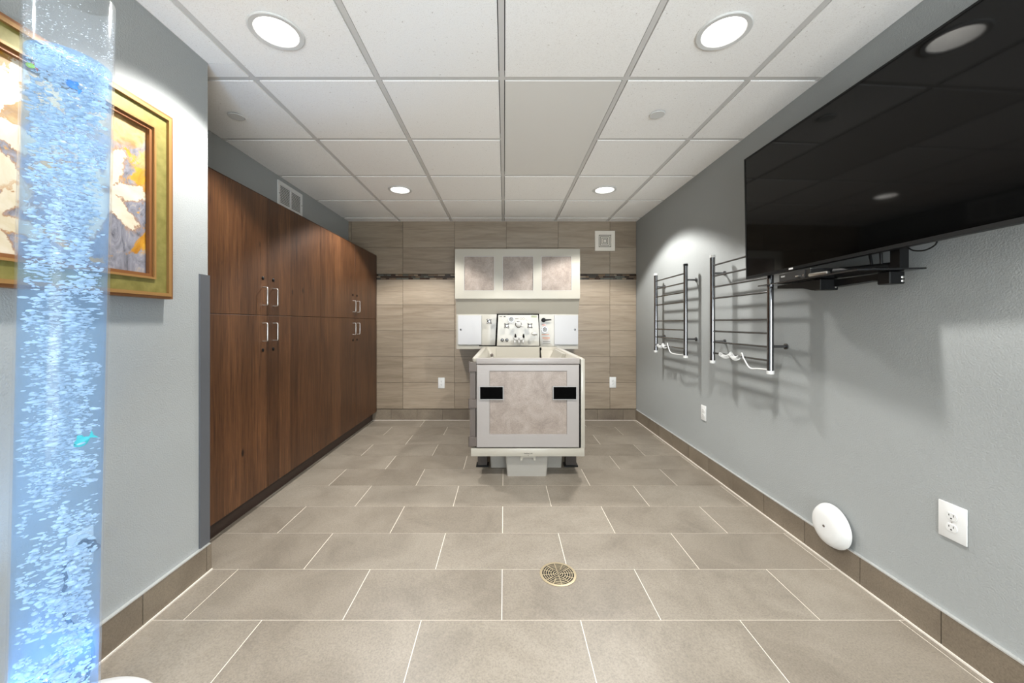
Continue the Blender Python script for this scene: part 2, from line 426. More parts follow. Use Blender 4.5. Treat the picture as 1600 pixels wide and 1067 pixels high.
# ================================================================== DOWNLIGHTS
def downlight(x, y, label):
    t = thing('downlight', label, 'ceiling light', (x, y, ZC-.012), 'recessed ceiling downlights')
    z = ZC-.006
    bm = B(); prof = [(.080, z), (.083, z-.005), (.100, z-.006), (.104, z-.003), (.104, z), (.080, z)]
    lathe(bm, [(r, d) for r, d in prof], (x, y, 0), seg=48, cap=False); obj('trim_ring', bm, m_white, t, True)
    bm = B(); lathe(bm, [(.081, z-.002), (.0815, z+.03), (.070, z+.10), (.055, z+.14)], (x, y, 0), seg=40, cap=False); obj('reflector', bm, m_white2, t, True)
    bm = B(); lathe(bm, [(.0, z+.139), (.056, z+.139)], (x, y, 0), seg=32, cap=False); obj('lens', bm, m_lens, t)
    ld = bpy.data.lights.new('downlight_lamp', 'SPOT'); ld.energy = LAMP_W*(1.12 if y > 3 else .95 if y > 1 else .45); ld.spot_size = math.radians(121); ld.spot_blend = .22
    ld.shadow_soft_size = .045; ld.color = (1.0, .985, .955)
    lo = bpy.data.objects.new('downlight_lamp', ld); C.objects.link(lo); lo.parent = t; lo.location = (0, 0, -.006)
for (x, y), lb in zip(LIGHTS, ['recessed round ceiling downlight in the tile near the framed painting', 'recessed round ceiling downlight in the tile near the television',
        'recessed round ceiling downlight near the far end of the wooden cabinets', 'recessed round ceiling downlight above the far towel warmer',
        'recessed round ceiling downlight over the bubble tube side of the room', 'recessed round ceiling downlight over the television end of the room',
        'recessed round ceiling downlight by the unseen end wall on the painting side', 'recessed round ceiling downlight by the unseen end wall on the television side']):
    downlight(x, y, lb)
for (x, y, lb) in ((-1.545, 2.185, 'white round sprinkler cover disc in the ceiling above the cabinets'), (.874, 2.165, 'white round sprinkler cover disc in the ceiling on the television side')):
    t = thing('sprinkler_cover', lb, 'sprinkler', (x, y, ZC-.015), 'sprinkler covers')
    bm = B(); lathe(bm, [(.0, -.0145), (.040, -.0145), (.042, -.0125), (.042, -.011), (0, -.011)], (x, y, ZC), seg=36, cap=False); obj('cover_plate', bm, m_white, t, True)
    bm = B(); lathe(bm, [(.030, -.0115), (.030, .006)], (x, y, ZC), seg=24); obj('socket', bm, m_hole, t)

# ================================================================== CABINETS
CXF, CZT, CZM, CZB = -1.500, 1.936, 1.192, .100
def cabinet(y0, y1, ys, label):
    t = thing('tall_cabinet', label, 'cabinet', ((XLF+CXF)/2, (y0+y1)/2, 0), 'wooden wall cabinets')
    bm = B(); box(bm, XLF+.001, CXF-.022, y0+.001, y1-.001, CZB, CZT-.002); obj('carcass', bm, m_gap, t)
    bm = B(); box(bm, XLF+.001, CXF-.001, y0+.0005, y1-.0005, CZT-.002, CZT, 0); obj('top_panel', bm, m_wood, t)
    bm = B(); box(bm, XLF+.05, CXF-.055, y0+.001, y1-.001, 0, CZB); obj('toe_kick', bm, m_toe, t)
    for (a, b, side) in ((y0, ys, 1), (ys, y1, -1)):
        for (z0, z1, up) in ((CZM, CZT-.003, 1), (CZB+.004, CZM, -1)):
            g = .0014
            bm = B(); box(bm, CXF-.021, CXF, a+g, b-g, z0+g, z1-g, .0012, 1); d = obj('door', bm, m_wood, t)
            hy = ys-side*.053
            zc_ = CZM+(.118 if up > 0 else -.105)
            p = .030; r = .004; hh = .056
            path = [(CXF-.002, hy, zc_-hh), (CXF+p-.008, hy, zc_-hh), (CXF+p-.002, hy, zc_-hh+.002), (CXF+p, hy, zc_-hh+.008), (CXF+p, hy, zc_+hh-.008), (CXF+p-.002, hy, zc_+hh-.002), (CXF+p-.008, hy, zc_+hh), (CXF-.002, hy, zc_+hh)]
            h = obj('handle', tube(B(), path, r, 10), m_nickel, d, True); h['label'] = 'brushed nickel bow handle'
            zl = zc_+up*.112
            bm = B(); lathe(bm, [(.011, 0), (.011, .004), (.008, .006), (.0, .006)], (CXF-.001, hy, zl), (1, 0, 0), 20); obj('lock', bm, m_black, d, True)
cabinet(1.752, 3.095, 2.406, 'tall brown wood grain cabinet with four doors beside the grey corner guard')
cabinet(3.095, YB-.024, 3.805, 'tall brown wood grain cabinet with four doors meeting the tiled back wall')

# grille on the recess wall over the cabinets
def grille():
    y0, y1, z0, z1 = 3.065, 3.432, CAMZ+.955, CAMZ+1.163; x = XLF
    t = thing('return_air_grille', 'white louvred air grille on the wall above the wooden cabinets', 'vent', (x+.01, (y0+y1)/2, z0))
    ym = (y0+y1)/2; fw = .026
    bm = B()
    for (a, b, c, d) in ((y0, y1, z0, z0+fw), (y0, y1, z1-fw, z1), (y0, y0+fw, z0+fw, z1-fw), (y1-fw, y1, z0+fw, z1-fw), (ym-.008, ym+.008, z0+fw, z1-fw)):
        box(bm, x+.0005, x+.010, a, b, c, d)
    obj('frame', bm, m_white, t)
    bm = B(); box(bm, x+.0003, x+.0015, y0+fw, y1-fw, z0+fw, z1-fw); obj('backing', bm, m_hole, t)
    n = 12; h = (z1-z0-2*fw)/n
    for (a, b) in ((y0+fw, ym-.008), (ym+.008, y1-fw)):
        for i in range(n):
            zz = z0+fw+i*h
            bm = B(); prism(bm, [(x+.0015, zz+h*.75), (x+.009, zz), (x+.0095, zz+h*.25), (x+.0015, zz+h)], a, b, 'y'); obj('slat', bm, m_white, t)
    for yy in (y0+.012, y1-.012):
        bm = B(); lathe(bm, [(.005, .009), (.004, .012), (0, .012)], (x, yy, ym*0+(z0+z1)/2), (1, 0, 0), 12); obj('screw', bm, m_slot, t)
grille()
# square diffuser on the back wall
def wall_diffuser():
    c = P(944.5, 377, YB); yb = YB-.009; s = .117
    t = thing('exhaust_diffuser', 'off-white square exhaust vent with nested squares on the tiled back wall', 'vent', (c.x, yb-.01, c.z-s))
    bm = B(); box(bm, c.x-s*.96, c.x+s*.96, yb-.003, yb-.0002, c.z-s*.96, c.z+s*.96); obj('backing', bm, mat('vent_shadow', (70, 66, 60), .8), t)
    mv = mat('vent_cream', (221, 214, 202), .45)
    def ring(o, i, d, name):
        bm = B()
        for (a, b, e, f) in ((-o, o, -o, -i), (-o, o, i, o), (-o, -i, -i, i), (i, o, -i, i)): box(bm, c.x+a, c.x+b, yb-d, yb-.003, c.z+e, c.z+f)
        obj(name, bm, mv, t)
    ring(s, .072, .014, 'rim')
    for o, i in ((.065, .055), (.048, .038), (.031, .023)): ring(o, i, .011, 'ring')
    bm = B(); box(bm, c.x-.016, c.x+.016, yb-.011, yb-.003, c.z-.016, c.z+.016); obj('centre_plate', bm, mv, t)
wall_diffuser()

# ================================================================== OUTLETS
def outlet(o, u, n, w_, h_, label, group='wall outlets'):
    """o: centre on wall, u: horizontal unit along the plate, n: outward normal"""
    o, u, n = Vector(o), Vector(u), Vector(n); Z = Vector((0, 0, 1)); M = Matrix((u, n, Z)).transposed().to_4x4(); M.translation = o
    t = thing('power_outlet', label, 'outlet', o-Z*h_/2, group)
    def add(name, bm, m, p): bm.transform(M); return obj(name, bm, m, p, True)
    bm = B(); box(bm, -w_/2, w_/2, .0003, .006, -h_/2, h_/2, .0025, 2); add('cover_plate', bm, m_white, t)
    for s in (1, -1):
        zc_ = s*.0195
        bm = B(); pts = [(.0165*math.cos(a), zc_+max(-.0125, min(.0125, .0165*math.sin(a)))) for a in [2*PI*i/28 for i in range(28)]]
        prism(bm, pts, .005, .0085, 'y'); r = add('socket', bm, m_white, t)
        for (xx, zz, ww, hh) in ((-.0065, .004, .0022, .008), (.0065, .004, .0022, .0065)):
            bm = B(); box(bm, xx-ww/2, xx+ww/2, .008, .0088, zc_+zz-hh/2, zc_+zz+hh/2); add('slot', bm, m_slot, r)
        bm = B(); lathe(bm, [(.0028, .008), (.0028, .0088)], (0, 0, zc_-.0065), (0, 1, 0), 12); add('slot', bm, m_slot, r)
    bm = B(); lathe(bm, [(.0025, .0055), (.002, .0072), (0, .0072)], (0, 0, 0), (0, 1, 0), 12); add('screw', bm, m_nickel, t)
    return t
outlet((XR, 1.314, .452), (0, 1, 0), (-1, 0, 0), .084, .125, 'white duplex wall outlet on the grey wall past the round white cleanout cover')
outlet((XR, 2.956, .443), (0, 1, 0), (-1, 0, 0), .072, .117, 'white duplex wall outlet on the grey wall below the towel warmers')
c = P(690, 598, YB); outlet((c.x, YB-.009, c.z), (-1, 0, 0), (0, -1, 0), .076, .126, 'white duplex outlet on the back wall tiles between cabinets and bathtub')
c = P(957, 597, YB); outlet((c.x, YB-.009, c.z), (-1, 0, 0), (0, -1, 0), .076, .126, 'white duplex outlet on the back wall tiles between bathtub and grey wall')
outlet((XL, 1.222, .410), (0, -1, 0), (1, 0, 0), .075, .124, 'white duplex outlet behind the bubble tube with a dark plug in it')

# cleanout cover low on the right wall
def cleanout():
    y, z = 1.775, .193
    t = thing('cleanout_cover', 'round white domed cleanout cover low on the grey wall', 'cover', (XR-.03, y, z-.1))
    o = (XR, y, z); R_ = .098
    bm = B(); lathe(bm, [(R_*.80, .0002), (R_*.80, .018)], o, (-1, 0, 0), 48); obj('base_ring', bm, m_slot, t, True)
    bm = B(); lathe(bm, [(R_*.97, .016), (R_, .018), (R_, .024), (R_*.985, .028), (R_*.95, .031), (R_*.92, .040), (R_*.84, .050), (R_*.7, .057), (R_*.45, .0605), (.012, .0615), (0, .0615)], o, (-1, 0, 0), 56); obj('dome', bm, m_white2, t, True)
    bm = B(); lathe(bm, [(.006, .061), (.005, .064), (0, .064)], o, (-1, 0, 0), 16); obj('screw', bm, m_hinge, t, True)
cleanout()

# floor drain
def drain():
    x, y, R_ = .2445, 1.725, .083
    t = thing('floor_drain', 'round bronze floor drain grate with concentric slots set in the floor tiles', 'drain', (x, y, 0))
    bm = B(); lathe(bm, [(0, .0004), (R_*.96, .0004), (R_*.96, .0011), (0, .0011)], (x, y, 0), seg=40, cap=False); obj('sump', bm, m_hole, t)
    bm = B(); lathe(bm, [(R_*.865, .001), (R_*.865, .0026), (R_*.96, .0028), (R_*1.0, .002), (R_*1.0, .0003)], (x, y, 0), seg=48, cap=False); obj('rim', bm, m_brass, t, True)
    bm = B()
    rr = [.13, .26, .39, .52, .65, .77]
    for q in rr: lathe(bm, [((q-.022)*R_, .0012), ((q-.022)*R_, .0022), ((q+.022)*R_, .0022), ((q+.022)*R_, .0012)], (x, y, 0), seg=40, cap=False)
    lathe(bm, [(0, .0022), (.05*R_, .0022), (.05*R_, .0012)], (x, y, 0), seg=16, cap=False)
    for i in range(12):
        a = 2*PI*i/12+.1; d = Vector((math.cos(a), math.sin(a), 0)); n = Vector((-d.y, d.x, 0))*.0016; r0 = .1*R_ if i % 3 == 0 else .42*R_
        o = Vector((x, y, .0012)); q = [o+d*r0-n, o+d*R_*.88-n, o+d*R_*.88+n, o+d*r0+n]
        lo = [bm.verts.new(p) for p in q]; hi = [bm.verts.new(p+Vector((0, 0, .0011))) for p in q]
        for k in range(4): bm.faces.new((lo[k], lo[(k+1) % 4], hi[(k+1) % 4], hi[k]))
        bm.faces.new(hi)
    obj('grate', bm, m_brass, t)
drain()

# ================================================================== TOWEL WARMERS
def towel_warmer(ya, yb, label, black_cap, coil):
    xp, z0, z1 = 1.469, CAMZ-.281, CAMZ+.482; H = z1-z0
    t = thing('towel_warmer', label, 'towel warmer', (xp, (ya+yb)/2, z0), 'wall mounted towel warmers')
    for k, y in enumerate((ya, yb)):
        p = obj('post', cyl(B(), (xp, y, z0+.012), (xp, y, z1-.012), .0165, 24), m_steel, t, True)
        for zz, nm in ((z0, 'b'), (z1-.020, 't')):
            mm = m_black if (nm == 't' and k == 0 and black_cap) else m_white
            bm = B(); lathe(bm, [(.0158, 0), (.0178, .001), (.0178, .019), (.0158, .020)], (xp, y, zz), seg=24); obj('end_cap', bm, mm, p, True)
        for f in (.17, .80):
            zz = z1-H*f
            bm = B(); lathe(bm, [(.008, 0), (.008, XR-xp-.008), (.016, XR-xp-.007), (.016, XR-xp-.0003)], (xp, y, zz), (1, 0, 0), 16); obj('standoff', bm, m_steel, p, True)
    for f in (.1, .2, .3, .404, .604, .705, .804, .904):
        zz = z1-H*f; obj('rail', cyl(B(), (xp, ya, zz), (xp, yb, zz), .0062, 14), m_steel, t, True)
    # coiled power lead looped round the lowest rail
    zz = z1-H*.904; pts = []
    for (y_a, y_b, dz_a, dz_b, R_) in coil:
        n = 9*14
        for i in range(n+1):
            s = i/n; a = 2*PI*9*s; yy = y_a+(y_b-y_a)*s
            sag = math.sin(PI*s)*-.016
            pts.append(Vector((xp-.012+R_*math.cos(a)*.9, yy, zz+dz_a+(dz_b-dz_a)*s+sag+R_*math.sin(a))))
    end = pts[-1]
    tail = smooth_path([end, end+Vector((-.012, -.035, .03)), end+Vector((-.015, -.06, .0)), end+Vector((-.012, -.11, -.05)), Vector((xp-.006, ya+.10, zz-.055)), Vector((xp-.002, ya+.02, zz-.05))], 8)
    L = tube(B(), pts, .0024, 6); obj('coiled_lead', L, m_white, t, True)['label'] = 'white coiled power lead'
    obj('lead_tail', tube(B(), tail, .0042, 8), m_white, t, True)
towel_warmer(2.092, 2.673, 'chrome ladder towel warmer partly behind the television, white caps and coiled white lead', False, [(2.56, 2.44, .0, .005, .011), (2.44, 2.36, .01, -.006, .013)])
towel_warmer(3.070, 3.672, 'chrome ladder towel warmer nearer the tiled back wall, one post with a black cap', True, [(3.60, 3.48, .0, .005, .011), (3.48, 3.42, .012, .0, .013)])

# ================================================================== TELEVISION
TVF = Vector((1.375, 2.154, 0)); TD = Vector((.037, -1, .024)).normalized()      # along the screen, from its far edge towards the room
def tv():
    h0, h1 = CAMZ+(505-436.3)/F*2.154, CAMZ+(505-247.5)/F*2.154; W = 1.235; H = h1-h0
    t = thing('television', 'large flat black television on a wall bracket over the towel warmer', 'television', TVF+Vector((0, 0, h0))+TD*W/2)
    o = TVF+Vector((0, 0, h0)); n = Vector((-1, -.037, 0)).normalized(); up = TD.cross(n)
    if up.z < 0: up = -up
    n = up.cross(TD); n = n if n.x < 0 else -n
    M = Matrix((TD, -n, up)).transposed().to_4x4(); M.translation = o            # local: x along, y into the wall, z up
    def add(name, bm, m, p=t, s=False): bm.transform(M); return obj(name, bm, m, p, s)
    body = add('housing', box(B(), 0, W, .004, .030, 0, H, .003, 2), m_blackm)
    bm = B(); box(bm, .06, W-.06, .028, .055, .03, H*.62, .009, 3); add('rear_cover', bm, m_black)
    bw = .009; bm = B()
    for (a, b, c_, d) in ((0, W, 0, .014), (0, W, H-bw, H), (0, bw, .014, H-bw), (W-bw, W, .014, H-bw)): box(bm, a, b, -.0015, .006, c_, d)
    add('bezel', bm, m_black)
    ms = mat('screen_glass', (2, 2, 2), .05, spec=.3)
    bm = B(); box(bm, bw, W-bw, .0005, .005, .014, H-bw); add('screen', bm, ms)
    bm = B(); box(bm, .31, .335, -.0022, -.0008, .002, .010); add('sticker', bm, m_label)
    pts = smooth_path([(.80, .030, .012), (.82, .033, -.012), (.855, .036, -.020), (.885, .038, -.008), (.89, .040, .012)], 8)
    add('cable_loop', tube(B(), pts, .0025, 8), m_black, t, True)
    return M, W, H
MT, TVW, TVH = tv()
def tv_mount():
    t = thing('television_bracket', 'black articulated wall bracket with a thin shelf under the television', 'bracket', (1.5, 1.6, CAMZ+.147))
    add = lambda nm, bm, m=m_blackm, s=False: obj(nm, bm, m, t, s)
    h = CAMZ+.197
    A, Bp, Cp = (1.369, 2.047), (1.318, 1.414), (1.529, 1.372); D = (A[0]+Cp[0]-Bp[0]-.03, A[1]+Cp[1]-Bp[1])
    add('shelf', prism(B(), [A, Bp, Cp, D], h, h+.006, 'z'), mat('shelf_glass', (14, 14, 15), .12))
    # folding arms below the shelf
    prof = [(1.95, .178), (1.95, .193), (1.76, .195), (1.70, .195), (1.70, .150), (1.73, .150), (1.78, .163)]
    add('lower_arm', prism(B(), [(p[0], CAMZ+p[1]) for p in prof], 1.405, 1.452, 'x'))
    bm = B(); box(bm, 1.395, 1.475, 1.672, 1.712, CAMZ+.147, CAMZ+.196, .003, 1); add('hinge_block', bm)
    prof = [(1.69, .160), (1.69, .192), (1.44, .193), (1.44, .163), (1.50, .168)]
    add('lower_arm', prism(B(), [(p[0], CAMZ+p[1]) for p in prof], 1.455, 1.495, 'x'))
    bm = B(); box(bm, 1.45, 1.508, 1.425, 1.475, CAMZ+.149, CAMZ+.196, .003, 1); add('hinge_block', bm)
    bm = B(); lathe(bm, [(.02, 0), (.022, .004), (.022, .02), (.018, .026)], (1.49, 1.44, h+.006), seg=20); add('pivot', bm, m_blackm, True)
    bm = B(); cyl(bm, (1.41, 1.62, h+.022), (1.50, 1.42, h+.022), .0155, 16); add('shelf_stay', bm, m_black, True)
    bm = B(); box(bm, 1.466, 1.500, 1.405, 1.44, h+.006, CAMZ+.42); add('upright', bm)
    for (a, b) in (((1.47, 1.475, h+.006), (1.47, 1.485, CAMZ+.36)), ((1.46, 1.50, h+.006), (1.47, 1.54, CAMZ+.36))):
        add('strut', cyl(B(), a, b, .005, 10), m_blackm, True)
    bm = B(); box(bm, 1.535, XR-.0003, 1.40, 1.72, CAMZ+.30, CAMZ+.62, .002, 1); add('wall_plate', bm)
    for yy in (1.45, 1.66):
        bm = B(); box(bm, 1.47, 1.537, yy-.02, yy+.02, CAMZ+.36, CAMZ+.56); add('back_arm', bm)
    for zz in (.160, .174):
        bm = B(); lathe(bm, [(.006, 0), (.006, .002), (.003, .004), (0, .004)], (1.498, 1.4255, CAMZ+zz), (0, -1, 0), 14); add('bolt', bm, m_nickel, True)
        bm = B(); lathe(bm, [(.004, 0), (.004, .002), (0, .003)], (1.462, 1.6725, CAMZ+zz), (0, -1, 0), 12); add('bolt', bm, m_nickel, True)
    # slim player on the shelf
    f = Vector((Bp[0]-A[0], Bp[1]-A[1], 0)).normalized(); s = Vector((-f.y, f.x, 0)); s = s if s.x > 0 else -s
    o = Vector((A[0], A[1], h+.006))+s*.012; up = Vector((0, 0, 1)); M = Matrix((f, s, up)).transposed().to_4x4(); M.translation = o
    p = thing('media_player', 'slim black media player resting on the bracket shelf under the television', 'media player', o+f*.30+s*.08)
    def ad(nm, bm, m): bm.transform(M); return obj(nm, bm, m, p)
    ad('case', box(B(), .165, .375, 0, .11, .0003, .040, .002, 1), mat('player_case', (15, 15, 15), .35))
    ad('front_panel', box(B(), .166, .345, -.003, .001, .002, .037), mat('player_front', (34, 34, 34), .5))
    ad('usb_stick', box(B(), .298, .318, -.014, -.002, .010, .016), m_nickel)
    ad('button', box(B(), .330, .338, -.0045, -.002, .010, .018), m_hinge)
    R_ = Matrix((f, Vector((0, 0, 1)), -s)).transposed().to_4x4(); R_.translation = o+f*.195-s*.0034+Vector((0, 0, .024))
    text_mesh('lettering', 'SONY', .011, R_, m_label, p)
    R2 = Vector((1.36, 1.70, h+.006))
    bm = B(); box(bm, 0, .02, 0, .09, 0, .016, .006, 2)
    bm.transform(Matrix.Translation(Vector((1.345, 1.58, h+.0063))) @ Matrix.Rotation(.1, 4, 'Z'))
    tag(obj('remote_control', bm, m_nickel, None, True), 'small silver remote lying on the shelf under the television', 'remote')
tv_mount()

# ================================================================== PAINTING
def painting():
    x0 = XL+.0005; xf = XL+.040; Y1, Y0 = 1.525, .60; Z0, Z1 = CAMZ+.096, CAMZ+.825
    t = thing('framed_painting', 'abstract gold, cream and grey floral painting in a wide gold frame', 'painting', (x0+.02, (Y0+Y1)/2, Z0))
    mo = mat('frame_bronze', (128, 84, 48), .42, .3); mf = mat('frame_olive_gold', (130, 120, 62), .5, .15); mi = mat('frame_gold_bead', (152, 114, 66), .4, .3)
    n = NT(mf); v = n.pos(); n.color(n.ramp(n.noise(v, 30, 5), [(.3, (106, 99, 46)), (.7, (130, 122, 66))]))
    def ring(o, i, xa, xb, m, nm, slope=0):
        for (ya, yb, za, zb, e) in ((Y0+o, Y1-o, Z1-o, Z1-i, 't'), (Y0+o, Y1-o, Z0+i, Z0+o, 'b')):
            bm = B()
            q = [(Y0+o, Z1-o), (Y1-o, Z1-o), (Y1-i, Z1-i), (Y0+i, Z1-i)] if e == 't' else [(Y0+o, Z0+o), (Y0+i, Z0+i), (Y1-i, Z0+i), (Y1-o, Z0+o)]
            prism(bm, q, xa, xb, 'x'); obj(nm, bm, m, t)
        for q in ([(Y0+o, Z0+o), (Y0+o, Z1-o), (Y0+i, Z1-i), (Y0+i, Z0+i)], [(Y1-o, Z0+o), (Y1-i, Z0+i), (Y1-i, Z1-i), (Y1-o, Z1-o)]):
            obj(nm, prism(B(), q, xa, xb, 'x'), m, t)
    ring(0, .010, x0, xf-.004, mo, 'outer_moulding'); ring(.010, .022, x0, xf, mi, 'outer_bead')
    ring(.022, .072, x0, xf-.010, mf, 'frame_rail'); ring(.072, .080, x0, xf-.004, mi, 'inner_bead'); ring(.080, .092, x0, xf-.012, mo, 'inner_moulding')
    m = mat('abstract_canvas', (180, 170, 150), .55); k = NT(m)
    tc = k.pos((1, 1, 1)); sep = k.n('ShaderNodeSeparateXYZ'); k.l(tc, sep.inputs[0])
    w1 = k.noise(tc, 4.5, 6, .6, 1.2); w2 = k.noise(tc, 9, 6, .65, .8)
    w3 = k.noise(tc, 26, 5, .7, .5)
    st = k.noise(k.pos((1, 7, 4)), 2.4, 9, .72, 3.0)
    base_hi = k.ramp(w2, [(.3, (116, 78, 38)), (.45, (164, 126, 72)), (.58, (196, 164, 108)), (.75, (150, 106, 52))])
    base_lo = k.ramp(st, [(.30, (58, 58, 66)), (.43, (122, 121, 130)), (.58, (150, 149, 158)), (.72, (196, 178, 142))])
    hz = k.n('ShaderNodeMath', operation='MULTIPLY_ADD', i_1=2.4, i_2=-4.0); k.l(sep.outputs[2], hz.inputs[0])
    ad = k.n('ShaderNodeMath', operation='ADD'); k.l(hz.outputs[0], ad.inputs[0])
    wn = k.n('ShaderNodeMath', operation='MULTIPLY_ADD', i_1=2.2, i_2=-.75); k.l(w1, wn.inputs[0]); k.l(wn.outputs[0], ad.inputs[1])
    fh = k.ramp(ad.outputs[0], [(.38, (0, 0, 0, 1)), (.62, (1, 1, 1, 1))])
    col = k.mix(fh, base_lo, base_hi)
    # gold patches
    g = k.noise(k.pos((1, 1, 1.4)), 5.2, 7, .68, .6); gm = k.ramp(g, [(.56, (0, 0, 0, 1)), (.60, (1, 1, 1, 1))])
    gold = k.ramp(w2, [(.35, (170, 112, 16)), (.5, (206, 148, 34)), (.65, (222, 178, 80))])
    col = k.mix(gm, col, gold)
    # cream petals around two blooms
    for (cy, cz, R_, ph) in ((1.29, 1.60, .16, .3), (.96, 1.66, .22, 1.4), (.99, 1.42, .13, 2.2)):
        dv = k.n('ShaderNodeVectorMath', operation='SUBTRACT'); k.l(tc, dv.inputs[0]); dv.inputs[1].default_value = (XL, cy, cz)
        sp = k.n('ShaderNodeSeparateXYZ'); k.l(dv.outputs[0], sp.inputs[0])
        an = k.n('ShaderNodeMath', operation='ARCTAN2'); k.l(sp.outputs[2], an.inputs[0]); k.l(sp.outputs[1], an.inputs[1])
        m5 = k.n('ShaderNodeMath', operation='MULTIPLY_ADD', i_1=6.0, i_2=ph); k.l(an.outputs[0], m5.inputs[0])
        sn = k.n('ShaderNodeMath', operation='SINE'); k.l(m5.outputs[0], sn.inputs[0])
        rad = k.n('ShaderNodeMath', operation='MULTIPLY_ADD', i_1=R_*.38, i_2=R_*.62); k.l(sn.outputs[0], rad.inputs[0])
        wob = k.n('ShaderNodeMath', operation='MULTIPLY_ADD', i_1=R_*1.3, i_2=-R_*.65); k.l(w2, wob.inputs[0])
        wf_ = k.n('ShaderNodeMath', operation='MULTIPLY_ADD', i_1=R_*1.1, i_2=-R_*.55); k.l(w3, wf_.inputs[0])
        r0 = k.n('ShaderNodeMath', operation='ADD'); k.l(rad.outputs[0], r0.inputs[0]); k.l(wf_.outputs[0], r0.inputs[1])
        rs = k.n('ShaderNodeMath', operation='ADD'); k.l(r0.outputs[0], rs.inputs[0]); k.l(wob.outputs[0], rs.inputs[1])
        ln = k.n('ShaderNodeVectorMath', operation='LENGTH'); k.l(dv.outputs[0], ln.inputs[0])
        df = k.n('ShaderNodeMath', operation='SUBTRACT'); k.l(rs.outputs[0], df.inputs[0]); k.l(ln.outputs['Value'], df.inputs[1])
        ms_ = k.n('ShaderNodeMapRange', i_1=-.004, i_2=.006); k.l(df.outputs[0], ms_.inputs[0])
        edge = k.n('ShaderNodeMapRange', i_1=-.03, i_2=-.005); k.l(df.outputs[0], edge.inputs[0])
        em = k.n('ShaderNodeMath', operation='MULTIPLY', i_1=.6); k.l(edge.outputs[0], em.inputs[0])
        col = k.mix(em.outputs[0], col, lin((176, 120, 44)))
        col = k.mix(ms_.outputs[0], col, k.ramp(w1, [(.35, (206, 190, 158)), (.6, (226, 216, 196))]))
        ct = k.n('ShaderNodeMapRange', i_1=R_*.16, i_2=R_*.10); k.l(ln.outputs['Value'], ct.inputs[0]); col = k.mix(ct.outputs[0], col, lin((150, 104, 30)))
    k.color(k.mix(1.0, col, lin((222, 222, 222)), 'MULTIPLY')); k.bump(w2, .35, .004)
    bm = B(); box(bm, x0+.004, x0+.014, Y0+.090, Y1-.090, Z0+.090, Z1-.090); obj('canvas', bm, m, t)
painting()

